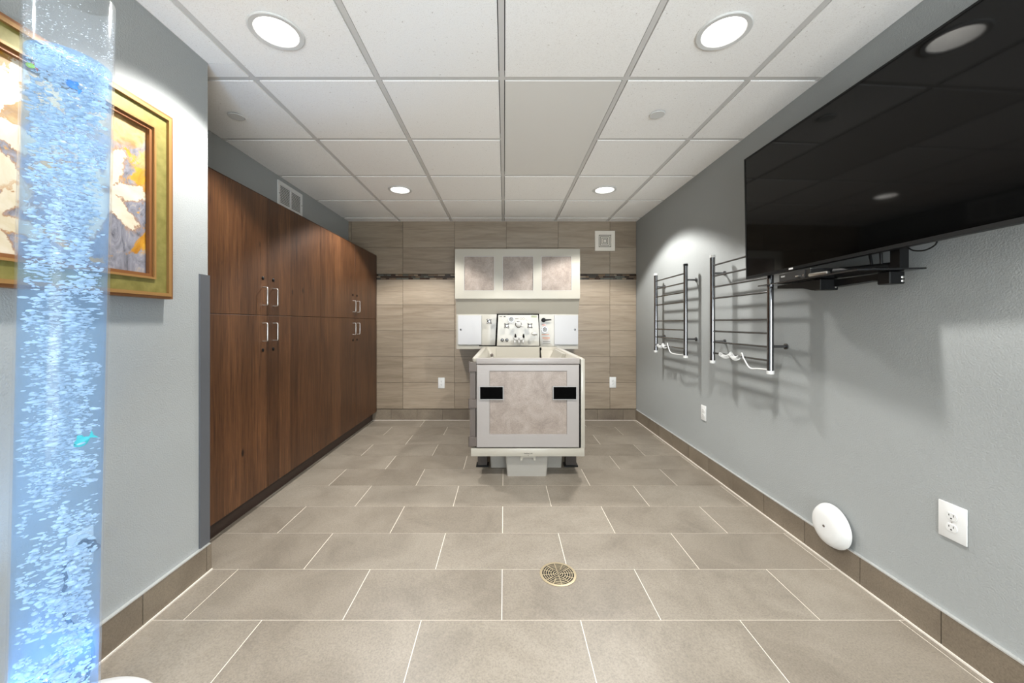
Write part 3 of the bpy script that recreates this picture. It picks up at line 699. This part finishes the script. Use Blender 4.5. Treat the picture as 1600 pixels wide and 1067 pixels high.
# ================================================================== BATHTUB
XA, XB, YT0, YT1 = -.239, .592, 2.78, 4.174
RIM = .884
def bathtub():
    t = thing('walk_in_bathtub', 'white walk-in bathtub with a stone-look front door and black latches', 'bathtub', ((XA+XB)/2, (YT0+YT1)/2, 0))
    add = lambda nm, bm, m, p=t, s=False: obj(nm, bm, m, p, s)
    q = lambda px, py, Y=YT0: P(px, py, Y)
    # shell: outer skin, rim and a basin with sloping sides
    bm = B(); zb = .165; y0 = YT0+.04
    def loop(xa, xb, ya, yb, z, r=.03, s=5):
        vsl = []
        for (cx, cy, a0) in ((xb-r, yb-r, 0), (xa+r, yb-r, PI/2), (xa+r, ya+r, PI), (xb-r, ya+r, 1.5*PI)):
            for i in range(s): a = a0+PI/2*i/(s-1); vsl.append(bm.verts.new((cx+r*math.cos(a), cy+r*math.sin(a), z)))
        return vsl
    loops = [loop(XA+.012, XB-.012, y0, YT1, zb, .02), loop(XA+.006, XB-.006, y0, YT1, RIM-.03, .02), loop(XA, XB, y0, YT1, RIM-.022, .02), loop(XA, XB, y0, YT1, RIM-.004, .02), loop(XA+.006, XB-.006, y0+.004, YT1-.004, RIM, .02),
             loop(XA+.036, XB-.036, y0+.020, YT1-.03, RIM, .03), loop(XA+.044, XB-.044, y0+.026, YT1-.036, RIM-.008, .04), loop(XA+.10, XB-.10, y0+.06, YT1-.10, RIM-.22, .08), loop(XA+.14, XB-.14, y0+.10, YT1-.2, .36, .10), loop(XA+.2, XB-.2, y0+.2, YT1-.3, .33, .10)]
    for A, Bq in zip(loops, loops[1:]):
        n = len(A)
        for i in range(n): bm.faces.new((A[i], A[(i+1) % n], Bq[(i+1) % n], Bq[i]))
    bm.faces.new(loops[-1]); bm.faces.new(list(reversed(loops[0]))); add('shell', bm, m_cream, t, True)
    # moulded seat and armrest inside on the right
    bm = B(); prism(bm, [(XB-.05, RIM-.012), (XB-.075, RIM-.010), (XB-.17, RIM-.20), (XB-.20, .5), (XB-.10, .5)], 3.35, 3.95, 'y'); add('armrest', bm, m_cream)
    bm = B(); prism(bm, [(3.98, .78), (4.14, RIM-.03), (4.14, .5), (3.90, .5)], .395, XB-.06, 'x'); add('seat_back', bm, m_cream)
    # overflow
    c = P(768.4, 551.3, 4.09); bm = B(); lathe(bm, [(.016, 0), (.016, .004), (.010, .006), (0, .006)], (c.x, YT1-.075, RIM-.085), (0, -1, .35), 20); add('overflow_cap', bm, m_hinge, t, True)
    # end panel that carries the console's splashback down into the basin
    zr, zl_ = RIM-.006, RIM-.15
    for nm, a, b, m, dy in (('gasket', 842.8, 845.8, m_rub, .001), ('end_panel', 775.6, 842.8, m_cream, .003)):
        x0, x1 = P(a, 0, 4.15).x, P(b, 0, 4.15).x
        add(nm, prism(B(), [(YT1-.038-dy, zr), (YT1-.032, zr), (YT1-.070, zl_), (YT1-.080-dy, zl_)], x0, x1, 'x'), m)
    # front frame
    zt = q(0, 560).z; za, zb_ = q(0, 700.5).z, q(0, 713.3).z
    bm = B(); box(bm, q(735.6, 0).x, q(913.5, 0).x, YT0, YT0+.06, zb_, za, .005, 2); ap = add('apron', bm, m_cream, t, True)
    bm = B(); box(bm, q(907.8, 0).x, q(914.3, 0).x, YT0+.005, YT0+.06, za-.004, RIM-.004, .004, 2); add('side_post', bm, m_cream, t, True)
    bm = B(); box(bm, q(905, 0).x, q(907.8, 0).x, YT0+.012, YT0+.05, za, RIM-.05); add('door_gasket', bm, m_rub)
    bm = B(); box(bm, q(744, 0).x, q(906, 0).x, YT0+.002, YT0+.05, q(0, 568.8).z, RIM+.001, .004, 2); add('threshold_rail', bm, m_doorw, t, True)
    bm = B(); box(bm, q(742, 0).x, q(907, 0).x, YT0+.028, YT0+.045, za-.002, q(0, 568).z); add('door_seal', bm, m_rub)
    # text on the apron and a small spout bracket below it
    M = Matrix.Translation((q(825.5, 0).x, YT0-.0006, q(0, 708.6).z)) @ Matrix.Rotation(PI/2, 4, 'X'); text_mesh('lettering', 'MASTERCARE', .0105, M, m_ink, ap)
    bm = B(); box(bm, q(825.2, 0).x-.001, q(825.2, 0).x+.001, YT0-.0006, YT0+.0002, q(0, 712.3).z, q(0, 710.6).z); obj('lettering', bm, m_ink, ap)
    bm = B(); xa, xb = q(813.5, 0).x, q(837, 0).x; z1, z0 = q(0, 713.3).z, q(0, 720.5).z
    prism(bm, [(xa, z1), (xb, z1), (xb, z0), (xb-.012, z0), (xb-.018, z1-.012), (xa+.018, z1-.012), (xa+.012, z0), (xa, z0)], YT0+.015, YT0+.05, 'y'); add('front_bracket', bm, m_cream)
    # door
    xa, xb = q(744.6, 0).x, q(905, 0).x; zt, zb2 = q(0, 569.8).z, q(0, 699).z
    px0, px1, pz1, pz0 = q(764.7, 0).x, q(886, 0).x, q(0, 579.2).z, q(0, 678.8).z
    d = thing_part = None
    bm = B(); yf = YT0-.004; yb = YT0+.03
    # frame with an opening
    O = [(xa, zb2), (xb, zb2), (xb, zt), (xa, zt)]; I = [(px0, pz0), (px1, pz0), (px1, pz1), (px0, pz1)]; I2 = [(px0+.004, pz0+.004), (px1-.004, pz0+.004), (px1-.004, pz1-.004), (px0+.004, pz1-.004)]
    Of = [bm.verts.new((x+sx*.004, yf, z+sz*.004)) for (x, z), (sx, sz) in zip(O, ((1, 1), (-1, 1), (-1, -1), (1, -1)))]
    Om = [bm.verts.new((x, yf+.005, z)) for x, z in O]; Ob = [bm.verts.new((x, yb, z)) for x, z in O]
    If = [bm.verts.new((x, yf, z)) for x, z in I]; Ib = [bm.verts.new((x, yf+.010, z)) for x, z in I2]
    for A, Bq in ((Ob, Om), (Om, Of), (Of, If), (If, Ib)):
        for i in range(4): bm.faces.new((A[i], A[(i+1) % 4], Bq[(i+1) % 4], Bq[i]))
    bm.faces.new(list(reversed(Ob))); d = add('door', bm, m_doorw)
    bm = B(); box(bm, px0+.002, px1-.002, yf+.007, yf+.012, pz0+.002, pz1-.002); obj('inset_panel', bm, m_stone, d)['label'] = 'mottled taupe stone-look inset panel'
    for (a, b) in ((749.2, 786.8), (863.4, 901.0)):
        x0, x1, z1, z0 = q(a, 0).x, q(b, 0).x, q(0, 603.2).z, q(0, 624.2).z; fw = .005
        h = B()
        for (e, f, g, i) in ((x0, x1, z0, z0+fw), (x0, x1, z1-fw, z1), (x0, x0+fw, z0+fw, z1-fw), (x1-fw, x1, z0+fw, z1-fw)): box(h, e, f, yf-.010, yf+.008, g, i)
        l = obj('latch_frame', h, mat('latch_grey', (150, 148, 146), .4, .3), d)
        bm = B(); box(bm, x0+fw, x1-fw, yf-.004, yf+.008, z0+fw, z1-fw); obj('latch_pull', bm, mat('latch_black', (3, 3, 3), .9, spec=.05), d)
    # hinge side
    x0, x1 = q(734.2, 0).x, q(743, 0).x; z1, z0 = q(0, 566).z, q(0, 697).z
    hp = add('hinge_post', box(B(), x0, x1, YT0+.012, YT0+.05, z0, z1), m_hinge)
    for (a, b) in ((565.6, 580.6), (623.8, 637.6), (683, 697.4)):
        bm = B(); box(bm, q(733, 0).x, q(744.4, 0).x, YT0-.002, YT0+.014, q(0, b).z, q(0, a).z, .002, 1); cyl(bm, (q(733.3, 0).x, YT0+.004, q(0, b).z-.004), (q(733.3, 0).x, YT0+.004, q(0, a).z+.004), .007, 12)
        obj('hinge', bm, m_hinge, hp)
    # under the tub: drain housing, pump boxes and legs
    def taper(nm, xa, xb, ya, yb, z1, ins, m, z0=.0):
        bm = B(); T = loop2(bm, xa, xb, ya, yb, z1, .012); Bt = loop2(bm, xa+ins, xb-ins, ya+ins*.6, yb, z0, .014); n = len(T)
        for i in range(n): bm.faces.new((T[i], T[(i+1) % n], Bt[(i+1) % n], Bt[i]))
        bm.faces.new(T); bm.faces.new(list(reversed(Bt))); return add(nm, bm, m, t, True)
    def loop2(bm, xa, xb, ya, yb, z, r, s=5):
        o = []
        for (cx, cy, a0) in ((xb-r, yb-r, 0), (xa+r, yb-r, PI/2), (xa+r, ya+r, PI), (xb-r, ya+r, 1.5*PI)):
            for i in range(s): a = a0+PI/2*i/(s-1); o.append(bm.verts.new((cx+r*math.cos(a), cy+r*math.sin(a), z)))
        return o
    mgp = mat('grey_housing', (152, 148, 140), .5)
    taper('drain_housing', P(789.3, 0, 2.83).x, P(857.2, 0, 2.83).x, 2.822, 2.99, .175, .014, mgp)
    taper('pump_housing', P(764.5, 0, 2.98).x, P(880, 0, 2.98).x, 2.992, 3.9, .17, .010, mgp)
    for yy in (3.02, 4.0):
        for (a, b) in ((746.5, 761), (884, 900.5)):
            xa_, xb_ = P(a, 0, 3.02).x, P(b, 0, 3.02).x
            bm = B(); box(bm, xa_, xb_, yy, yy+.06, .012, .175); l = add('leg', bm, m_leg)
            bm = B(); box(bm, xa_-.012, xb_+.012, yy-.012, yy+.07, 0, .012); obj('foot_plate', bm, m_black, l)
bathtub()

# ================================================================== BATH CONSOLE ON THE BACK WALL
KX0, KX1 = -.537, .826; KY, KF = 4.24, 4.150; YW = YB-.0092
def knob(c, m, parent, r=.026):
    c = Vector(c); bm = B(); lathe(bm, [(.022, 0), (.022, .004), (.013, .010), (.011, .030), (.016, .034), (.018, .046), (.012, .052), (0, .053)], c, (0, -1, 0), 24); k = obj('tap_knob', bm, m, parent, True)
    for i in range(4):
        a = PI/4+i*PI/2; e = c+Vector((math.cos(a)*r, -.040, math.sin(a)*r)); bm = B(); cyl(bm, c+Vector((0, -.040, 0)), e, .006, 12); ellipsoid(bm, e, (.009, .009, .009), 12, 8); obj('lobe', bm, m, k, True)
    return k
def gauge(c, parent, r=.024):
    c = Vector(c); bm = B(); lathe(bm, [(r, 0), (r, .014), (r*.96, .018), (r*.86, .018), (r*.84, .013)], c, (0, -1, 0), 32, False); g = obj('gauge_rim', bm, m_steel, parent, True)
    bm = B(); lathe(bm, [(0, .012), (r*.86, .012), (r*.86, .0125), (0, .0125)], c, (0, -1, 0), 28, False); obj('dial', bm, mat('dial_face', (140, 140, 138), .4), g)
    for i in range(9):
        a = -PI/4+i*PI*1.5/8; bm = B(); p0 = c+Vector((math.cos(a)*r*.66, -.0128, math.sin(a)*r*.66)); p1 = c+Vector((math.cos(a)*r*.8, -.0128, math.sin(a)*r*.8)); cyl(bm, p0, p1, .0007, 6); obj('tick', bm, m_ink, g)
    bm = B(); cyl(bm, c+Vector((.003, -.0135, -.003)), c+Vector((-r*.5, -.0135, r*.5)), .0011, 6); obj('needle', bm, m_ink, g)
def console():
    t = thing('bath_control_console', 'white wall unit behind the bathtub with three stone-look panels and tap controls', 'console', ((KX0+KX1)/2, 4.35, .855))
    add = lambda nm, bm, m, p=t, s=False: obj(nm, bm, m, p, s)
    q = lambda px, py, Y=KY: P(px, py, Y)
    zt, zf, zs, zb = P(0, 388.8, KF).z, P(0, 466.6, KF).z, q(0, 491).z, q(0, 545.3).z
    bm = B(); prism(bm, [(YW, zb), (YW, zt-.004), (KF+.012, zt-.004), (KF+.012, zf+.002), (KF+.012, zf), (KY, zs), (KY, zb)], KX0, KX1, 'x'); body = add('housing', bm, m_cream)
    # face frame with three openings
    ops = [(724.9, 772.4), (785.2, 833.4), (845.8, 893.2)]; oz1, oz0 = P(0, 400.2, KF).z, P(0, 454.2, KF).z
    xs = [(P(a, 0, KF).x, P(b, 0, KF).x) for a, b in ops]; bm = B()
    box(bm, KX0-.003, KX1+.003, KF, KF+.0125, oz1, zt); box(bm, KX0-.003, KX1+.003, KF, KF+.0125, zf, oz0)
    e = [KX0-.003]+[v for x in xs for v in x]+[KX1+.003]
    for i in range(0, 8, 2): box(bm, e[i], e[i+1], KF, KF+.0125, oz0, oz1)
    fr = add('face_frame', bm, m_cream)
    for a, b in xs:
        bm = B(); box(bm, a-.0, b+.0, KF+.006, KF+.0123, oz0, oz1); obj('inset_panel', bm, m_stone, fr)['label'] = 'mottled taupe stone-look square panel'
        bm = B(); w_ = .0035
        for (c_, d, g, h) in ((a, b, oz0, oz0+w_), (a, b, oz1-w_, oz1), (a, a+w_, oz0+w_, oz1-w_), (b-w_, b, oz0+w_, oz1-w_)): box(bm, c_, d, KF-.0015, KF+.006, g, h)
        obj('panel_bead', bm, m_fit, fr)
    # side doors
    for (a, b, lx) in ((715.8, 752.3, 720.2), (866, 903.0, 898.0)):
        bm = B(); box(bm, q(a, 0).x, q(b, 0).x, KY-.012, KY-.0005, q(0, 538.4).z, q(0, 492.6).z, .002, 1); d = add('door', bm, mat('console_door_white', (180, 180, 181), .35))
        bm = B(); lathe(bm, [(.010, 0), (.010, .004), (.006, .006), (0, .006)], (q(lx, 0).x, KY-.0115, q(0, 514.8).z), (0, -1, 0), 20); obj('lock', bm, m_steel, d, True)
    # centre panel hanging down into the tub, with its black gasket
    Yp = 4.185
    def quad(pts, ya, yb): return prism(B(), [(P(x, y, Yp).x, P(x, y, Yp).z) for x, y in pts], ya, yb, 'y')
    add('gasket', quad([(776.2, 490.2), (842.3, 490.2), (844.4, 540.9), (748.5, 540.9), (748.5, 539.4), (773.6, 539.4)], Yp+.004, Yp+.02), m_rub)
    bm = B()
    cp = add('control_panel', quad([(778.6, 491.9), (840.6, 491.9), (842.2, 520), (842.9, 540.2), (776.4, 540.2)], Yp-.006, Yp+.004), m_cream)
    bm = B(); box(bm, q(857, 0).x, q(868.5, 0).x, KY-.004, KY+.002, zb-.004, zb+.003); add('gasket', bm, m_rub)
    y_ = Yp-.006
    r = lambda px, py: Vector((P(px, py, Yp).x, y_, P(px, py, Yp).z))
    s = lambda px, py: Vector((q(px, py).x, KY, q(px, py).z))
    knob(r(791.6, 508.8), m_chrome, cp); knob(r(827.6, 508.8), m_chrome, cp); knob(s(764.3, 502), m_chrome, t)
    gauge(r(798.8, 499.2), cp, .032); gauge(s(851.0, 514.8), t, .034)
    for (a, b, pa) in ((785.0, 510, None), ):
        pass
    for (a, b, c_, d) in ((784.5, 496.5, 789, 502.2), (820.5, 496, 823.6, 502)):
        obj('pointer_mark', cyl(B(), r(a, b)+Vector((0, .0, 0)), r(c_, d), .0016, 6), m_label, cp)
    # white diverter handle
    c = r(810, 507); bm = B(); lathe(bm, [(.036, 0), (.036, .006), (.024, .012), (.02, .02)], c, (0, -1, 0), 28); dv = obj('diverter', bm, m_steel, cp, True)
    bm = B(); lathe(bm, [(.022, .018), (.03, .03), (.031, .05), (.024, .064), (.008, .069), (0, .069)], c, (0, -1, 0), 24); cyl(bm, c+Vector((.01, -.045, -.006)), c+Vector((.052, -.050, -.024)), .010, 12, .007); obj('diverter_handle', bm, m_fit, dv, True)
    # hand shower cradle with two black levers
    c = r(810.5, 530); bm = B(); box(bm, c.x-.052, c.x-.004, y_-.045, y_, c.z-.012, c.z+.022, .008, 2); box(bm, c.x+.004, c.x+.050, y_-.045, y_, c.z-.012, c.z+.022, .008, 2); box(bm, c.x-.06, c.x+.06, y_-.012, y_, c.z+.0, c.z+.034, .005, 2)
    cr = obj('valve_body', bm, m_fit, cp, True)
    for dx in (-.037, .052):
        bm = B(); lathe(bm, [(.004, 0), (.011, .012), (.011, .026), (.005, .048), (0, .05)], (c.x+dx, y_-.03, c.z+.012), (0, -.2, 1), 16); obj('lever', bm, m_black, cr, True)
    for dx in (-.045, .0, .045):
        pts = smooth_path([(c.x+dx, y_-.03, c.z-.01), (c.x+dx, y_-.045, c.z-.03), (c.x+dx*1.1, y_-.04, c.z-.045)], 5); obj('spout', tube(B(), pts, .009, 12), m_fit, cr, True)
    # soap dispenser hook
    c = r(834.4, 521.5); bm = B(); ellipsoid(bm, c+Vector((0, -.035, 0)), (.034, .03, .016), 20, 10); cyl(bm, c, c+Vector((0, -.04, .006)), .012, 14); cyl(bm, c+Vector((.02, -.04, -.008)), c+Vector((.036, -.045, -.010)), .005, 10); obj('shower_hook', bm, m_fit, cp, True)
    for px in (784.8, 792.0):
        bm = B(); lathe(bm, [(.018, 0), (.018, .006), (.013, .009), (0, .009)], r(px, 531.2), (0, -1, 0), 24); obj('jet_cap', bm, m_steel, cp, True)
    # black pull lever and label plate on the right
    c = s(849.2, 500); bm = B(); lathe(bm, [(.024, 0), (.024, .024), (.019, .030), (0, .031)], c, (0, -1, 0), 24); cyl(bm, c+Vector((.02, -.02, 0)), c+Vector((.085, -.026, .003)), .010, 12, .006); add('selector_lever', bm, m_black, t, True)
    def plate(px0, px1, py0, py1, m, par, d=.0012, base=None):
        Yq = KY if base is None else Yp; yy = KY if base is None else y_
        bm = B(); a, b = P(px0, py0, Yq), P(px1, py1, Yq); box(bm, a.x, b.x, yy-d, yy-.0001, b.z, a.z); return obj('printed_label', bm, m, par)
    l = plate(846.2, 860.2, 521.6, 536.6, m_label, t)
    for (a, b, c_, d, m) in ((846.4, 858.0, 522.2, 523.0, m_red), (847.4, 859, 527.2, 528.6, m_red), (848.3, 859.6, 533.4, 533.9, m_ink), (848.3, 859.6, 536.0, 536.4, m_ink), (850, 857, 530.4, 530.9, m_red)):
        plate(a, b, c_, d, m, l, .0018)
    plate(846.9, 852.6, 506.0, 509.0, mat('pink_print', (214, 176, 168), .7), t)
    plate(780.6, 784.6, 494.2, 495.0, m_ink, cp, .001, 1); plate(787, 790, 493.8, 495.2, m_ink, cp, .001, 1)
    plate(829.9, 838.8, 493.2, 496.0, m_greenp, cp, .001, 1); plate(805, 810, 497.4, 498.2, m_hinge, cp, .001, 1)
    for (cx_, cy_, rr) in ((816.5, 498, .016),):
        bm = B(); c = r(cx_, cy_)
        for dx in (-.018, .010): lathe(bm, [(.012, .0002), (.012, .0012), (.0105, .0012), (.0105, .0002)], c+Vector((dx, 0, 0)), (0, -1, 0), 20, False)
        obj('printed_symbol', bm, m_hinge, cp)
console()

# ================================================================== BUBBLE TUBE
TB = Vector((-1.133, .952, 0)); LEAN = math.atan(.0234)
TA = Vector((math.sin(LEAN), 0, math.cos(LEAN)))
FISH = [Vector((-1.066, .934, CAMZ+.588)), Vector((-1.1265, .901, CAMZ+.613)), Vector((-1.071, .961, CAMZ-.300))]
def bubble_tube():
    t = thing('bubble_tube', 'tall clear bubble tube of blue-lit water standing on a white round base', 'bubble tube', TB)
    RT, RI = .0785, .0745; zb, zw, zt = .055, 1.80, 1.975
    bm = B(); lathe(bm, [(.194, 0), (.199, .012), (.200, .050), (.197, .070), (.186, .082), (.15, .090), (.086, .094), (.086, .070), (0, .070)], TB, (0, 0, 1), 56); obj('base', bm, m_white2, t, True)
    def glassy(name, tint, gloss_rough, fres, trl=None, trl_f=0):
        m = bpy.data.materials.new(name); m.use_nodes = True; nt = m.node_tree; nt.nodes.clear(); k = NT(m)
        tr = k.n('ShaderNodeBsdfTransparent'); tr.inputs[0].default_value = (*tint, 1)
        gl = k.n('ShaderNodeBsdfGlossy', i_Roughness=gloss_rough); gl.inputs[0].default_value = (1, 1, 1, 1)
        lw0 = k.n('ShaderNodeLayerWeight', i_Blend=.5); lw1 = k.n('ShaderNodeMath', operation='POWER', i_1=4.0); k.l(lw0.outputs['Facing'], lw1.inputs[0])
        lw = k.n('ShaderNodeMath', operation='MULTIPLY_ADD', i_1=fres*.6, i_2=fres*.009); k.l(lw1.outputs[0], lw.inputs[0]); mx = k.n('ShaderNodeMixShader'); k.l(lw.outputs[0], mx.inputs[0])
        src = tr.outputs[0]
        if trl:
            tl = k.n('ShaderNodeBsdfTranslucent'); tl.inputs[0].default_value = (*trl, 1); df = k.n('ShaderNodeBsdfDiffuse'); df.inputs[0].default_value = (*trl, 1)
            m0 = k.n('ShaderNodeMixShader', i_0=.5); k.l(tl.outputs[0], m0.inputs[1]); k.l(df.outputs[0], m0.inputs[2])
            m1 = k.n('ShaderNodeMixShader', i_0=trl_f); k.l(src, m1.inputs[1]); k.l(m0.outputs[0], m1.inputs[2]); src = m1.outputs[0]
        k.l(src, mx.inputs[1]); k.l(gl.outputs[0], mx.inputs[2]); o = k.n('ShaderNodeOutputMaterial'); k.l(mx.outputs[0], o.inputs[0]); return m
    ac = glassy('clear_acrylic', (.97, .985, 1.0), .09, .8, (.9, .95, 1), .04)
    wa = glassy('blue_water', (.80, .91, 1.0), .05, .2, (.30, .60, 1.0), .12)
    at = lambda z: TB+TA*z
    bm = B(); lathe(bm, [(RI, zb+.015), (RT, zb+.015), (RT, zt-.004), (RT-.001, zt), (RI+.001, zt), (RI, zt-.004), (RI, zb+.015)], TB, TA, 64, False); obj('acrylic_tube', bm, ac, t, True)
    bm = B(); lathe(bm, [(0, zb+.02), (RI-.001, zb+.02), (RI-.001, zw), (0, zw)], TB, TA, 64, False); obj('water', bm, wa, t, True)
    bm = B(); lathe(bm, [(.092, .0935), (.092, .110), (.088, .114), (RT+.0005, .114), (RT+.0005, .0935)], TB, TA, 56, False); obj('collar', bm, m_white2, t, True)
    # bubbles: uncountable swarm rising in clumps, plus froth under the water line and droplets above it
    mb = bpy.data.materials.new('air_bubble'); mb.use_nodes = True; k = NT(mb); b = k.b
    b.inputs['Base Color'].default_value = (.93, .96, 1, 1); b.inputs['Roughness'].default_value = .15; b.inputs['Coat Weight'].default_value = .5
    tl = k.n('ShaderNodeBsdfTranslucent'); tl.inputs[0].default_value = (.9, .95, 1, 1); mx = k.n('ShaderNodeMixShader', i_0=.5)
    out = k.t.nodes['Material Output']; k.l(b.outputs[0], mx.inputs[1]); k.l(tl.outputs[0], mx.inputs[2]); k.l(mx.outputs[0], out.inputs[0])
    from mathutils import noise as mn
    rng = random.Random(11)
    ico = bmesh.new(); bmesh.ops.create_icosphere(ico, subdivisions=1, radius=1); iv = [v.co.copy() for v in ico.verts]; ifc = [[v.index for v in f.verts] for f in ico.faces]; ico.free()
    V, Fc = [], []
    a, u, v = frame_of(TA)
    def blob(z, r, ph, s):
        c = TB+TA*z+(u*math.cos(ph)+v*math.sin(ph))*r
        R_ = Matrix.Rotation(rng.uniform(0, 6.28), 3, 'Z') @ Matrix.Rotation(rng.uniform(-.5, .5), 3, 'X')
        sc = Vector((s*rng.uniform(.9, 2.6), s*rng.uniform(.7, 1.4), s*rng.uniform(.3, .65))); b0 = len(V)
        for q in iv: V.append(c+R_ @ Vector((q.x*sc.x, q.y*sc.y, q.z*sc.z)))
        for f in ifc: Fc.append([b0+i for i in f])
    n = 0
    while n < 7000:
        z = rng.uniform(zb+.04, zw-.01); r = (RI-.009)*math.sqrt(rng.random()); ph = rng.uniform(0, 6.283)
        p = TB+TA*z+(u*math.cos(ph)+v*math.sin(ph))*r
        d = mn.noise(Vector((p.x*22, p.y*22, p.z*15)))+.5*mn.noise(p*55)
        up = (z-zb)/(zw-zb)
        if d < .12-.30*up*up+.10*rng.random(): continue
        if any((p-q_).length < .026 for q_ in FISH): continue
        blob(z, r, ph, rng.choice((rng.uniform(.001, .0025), rng.uniform(.002, .0045), rng.uniform(.003, .0068)))); n += 1
    for i in range(1500): blob(zw-abs(rng.gauss(0, .022)), (RI-.006)*math.sqrt(rng.random()), rng.uniform(0, 6.283), rng.uniform(.001, .0024))
    me = bpy.data.meshes.new('bubbles'); me.from_pydata(V, [], Fc); me.materials.append(mb); me.update()
    for p in me.polygons: p.use_smooth = True
    ob = place('bubbles', me, (0, 0, 0), t); ob['kind'] = 'stuff'; ob['label'] = 'swarm of white air bubbles'
    V.clear(); Fc.clear()
    for i in range(420): blob(rng.uniform(zw+.01, zt-.02), RI-.0006, rng.uniform(0, 6.283), rng.uniform(.0005, .0012))
    me = bpy.data.meshes.new('droplets'); me.from_pydata(V, [], Fc); me.materials.append(mb); me.update()
    ob = place('droplets', me, (0, 0, 0), t); ob['kind'] = 'stuff'; ob['label'] = 'water droplets on the inside of the tube'
    # lamp in the base, shining up through the water
    ring = B(); lathe(ring, [(0, zb+.0165), (.06, zb+.0165), (.06, zb+.0185), (0, zb+.0185)], TB, TA, 32, False); obj('lamp_lens', ring, m_emit('blue_led_lens', (70, 150, 255), 1.5), t)
    for z_, e in ((zb+.03, 1.0),):
        ld = bpy.data.lights.new('tube_lamp', 'SPOT'); ld.energy = 80; ld.color = (.30, .60, 1.0); ld.spot_size = math.radians(70); ld.spot_blend = .6; ld.shadow_soft_size = .05
        lo = bpy.data.objects.new('tube_lamp', ld); C.objects.link(lo); lo.parent = t; lo.location = TA*z_; lo.rotation_euler = (PI, 0, 0)
bubble_tube()
def fish(c, size, yaw, pitch, body, fin, label):
    c = Vector(c); t = thing('toy_fish', label, 'toy fish', c, 'plastic fish in the bubble tube')
    M = Matrix.Translation(c) @ Matrix.Rotation(yaw, 4, 'Z') @ Matrix.Rotation(pitch, 4, 'Y') @ Matrix.Diagonal((size, size, size, 1))
    def add(nm, bm, m, p=t): bm.transform(M); return obj(nm, bm, m, p, True)
    bm = B(); lathe(bm, [(0, -.5), (.10, -.46), (.24, -.28), (.30, -.05), (.25, .18), (.12, .38), (.05, .46)], (0, 0, 0), (1, 0, 0), 16)
    for v in bm.verts: v.co.y *= .5
    bd = add('body', bm, body)
    add('tail_fin', prism(B(), [(.42, 0), (.78, .30), (.68, 0), (.78, -.30)], -.03, .03, 'y'), fin)
    add('dorsal_fin', prism(B(), [(-.15, .26), (.05, .48), (.25, .36), (.22, .2)], -.03, .03, 'y'), fin)
    for s in (-1, 1):
        bm = B(); ellipsoid(bm, (-.34, s*.085, .06), (.045, .03, .045), 8, 6); add('eye', bm, m_black, bd)
fb = mat('fish_blue', (10, 140, 226), .35); fy = mat('fish_yellow_green', (190, 226, 70), .35); fo = mat('fish_orange', (222, 92, 50), .35); ft = mat('fish_teal', (22, 206, 190), .35)
fish((-1.066, .934, CAMZ+.588), .029, .6, .7, fb, fb, 'small bright blue plastic fish near the top of the bubble tube')
fish((-1.1265, .901, CAMZ+.613), .022, .2, .4, fy, fo, 'small yellow-green plastic fish with orange fins near the water line')
fish((-1.071, .961, CAMZ-.300), .038, .4, -.6, ft, ft, 'small teal plastic fish low in the bubble tube')
# plug and cord behind the tube
def cord():
    t = thing('power_plug', 'dark plug and cord running from the wall outlet to the bubble tube base', 'plug', (XL+.02, 1.2, .07))
    W_ = lambda px, py, x=-1.345: P(px, py, F*(-x)/(CX-px))
    c = Vector((XL+.009, 1.222, .4295)); bm = B(); lathe(bm, [(.012, 0), (.017, .003), (.017, .022), (.012, .034), (.006, .040)], c, (1, 0, 0), 20); obj('plug_body', bm, m_black, t, True)
    pts = [c+Vector((.036, 0, 0)), c+Vector((.050, 0, -.012)), W_(103, 880, -1.325), W_(104, 910, -1.325), W_(97, 930, -1.325), W_(100, 955, -1.32), W_(112, 975, -1.31), W_(135, 985, -1.30), W_(143, 1005, -1.30), W_(144, 1030, -1.29), Vector((-1.280, 1.138, .012)), Vector((-1.280, 1.106, .014))]
    obj('cord', tube(B(), smooth_path(pts, 8), .0048, 10), m_black, t, True)
cord()
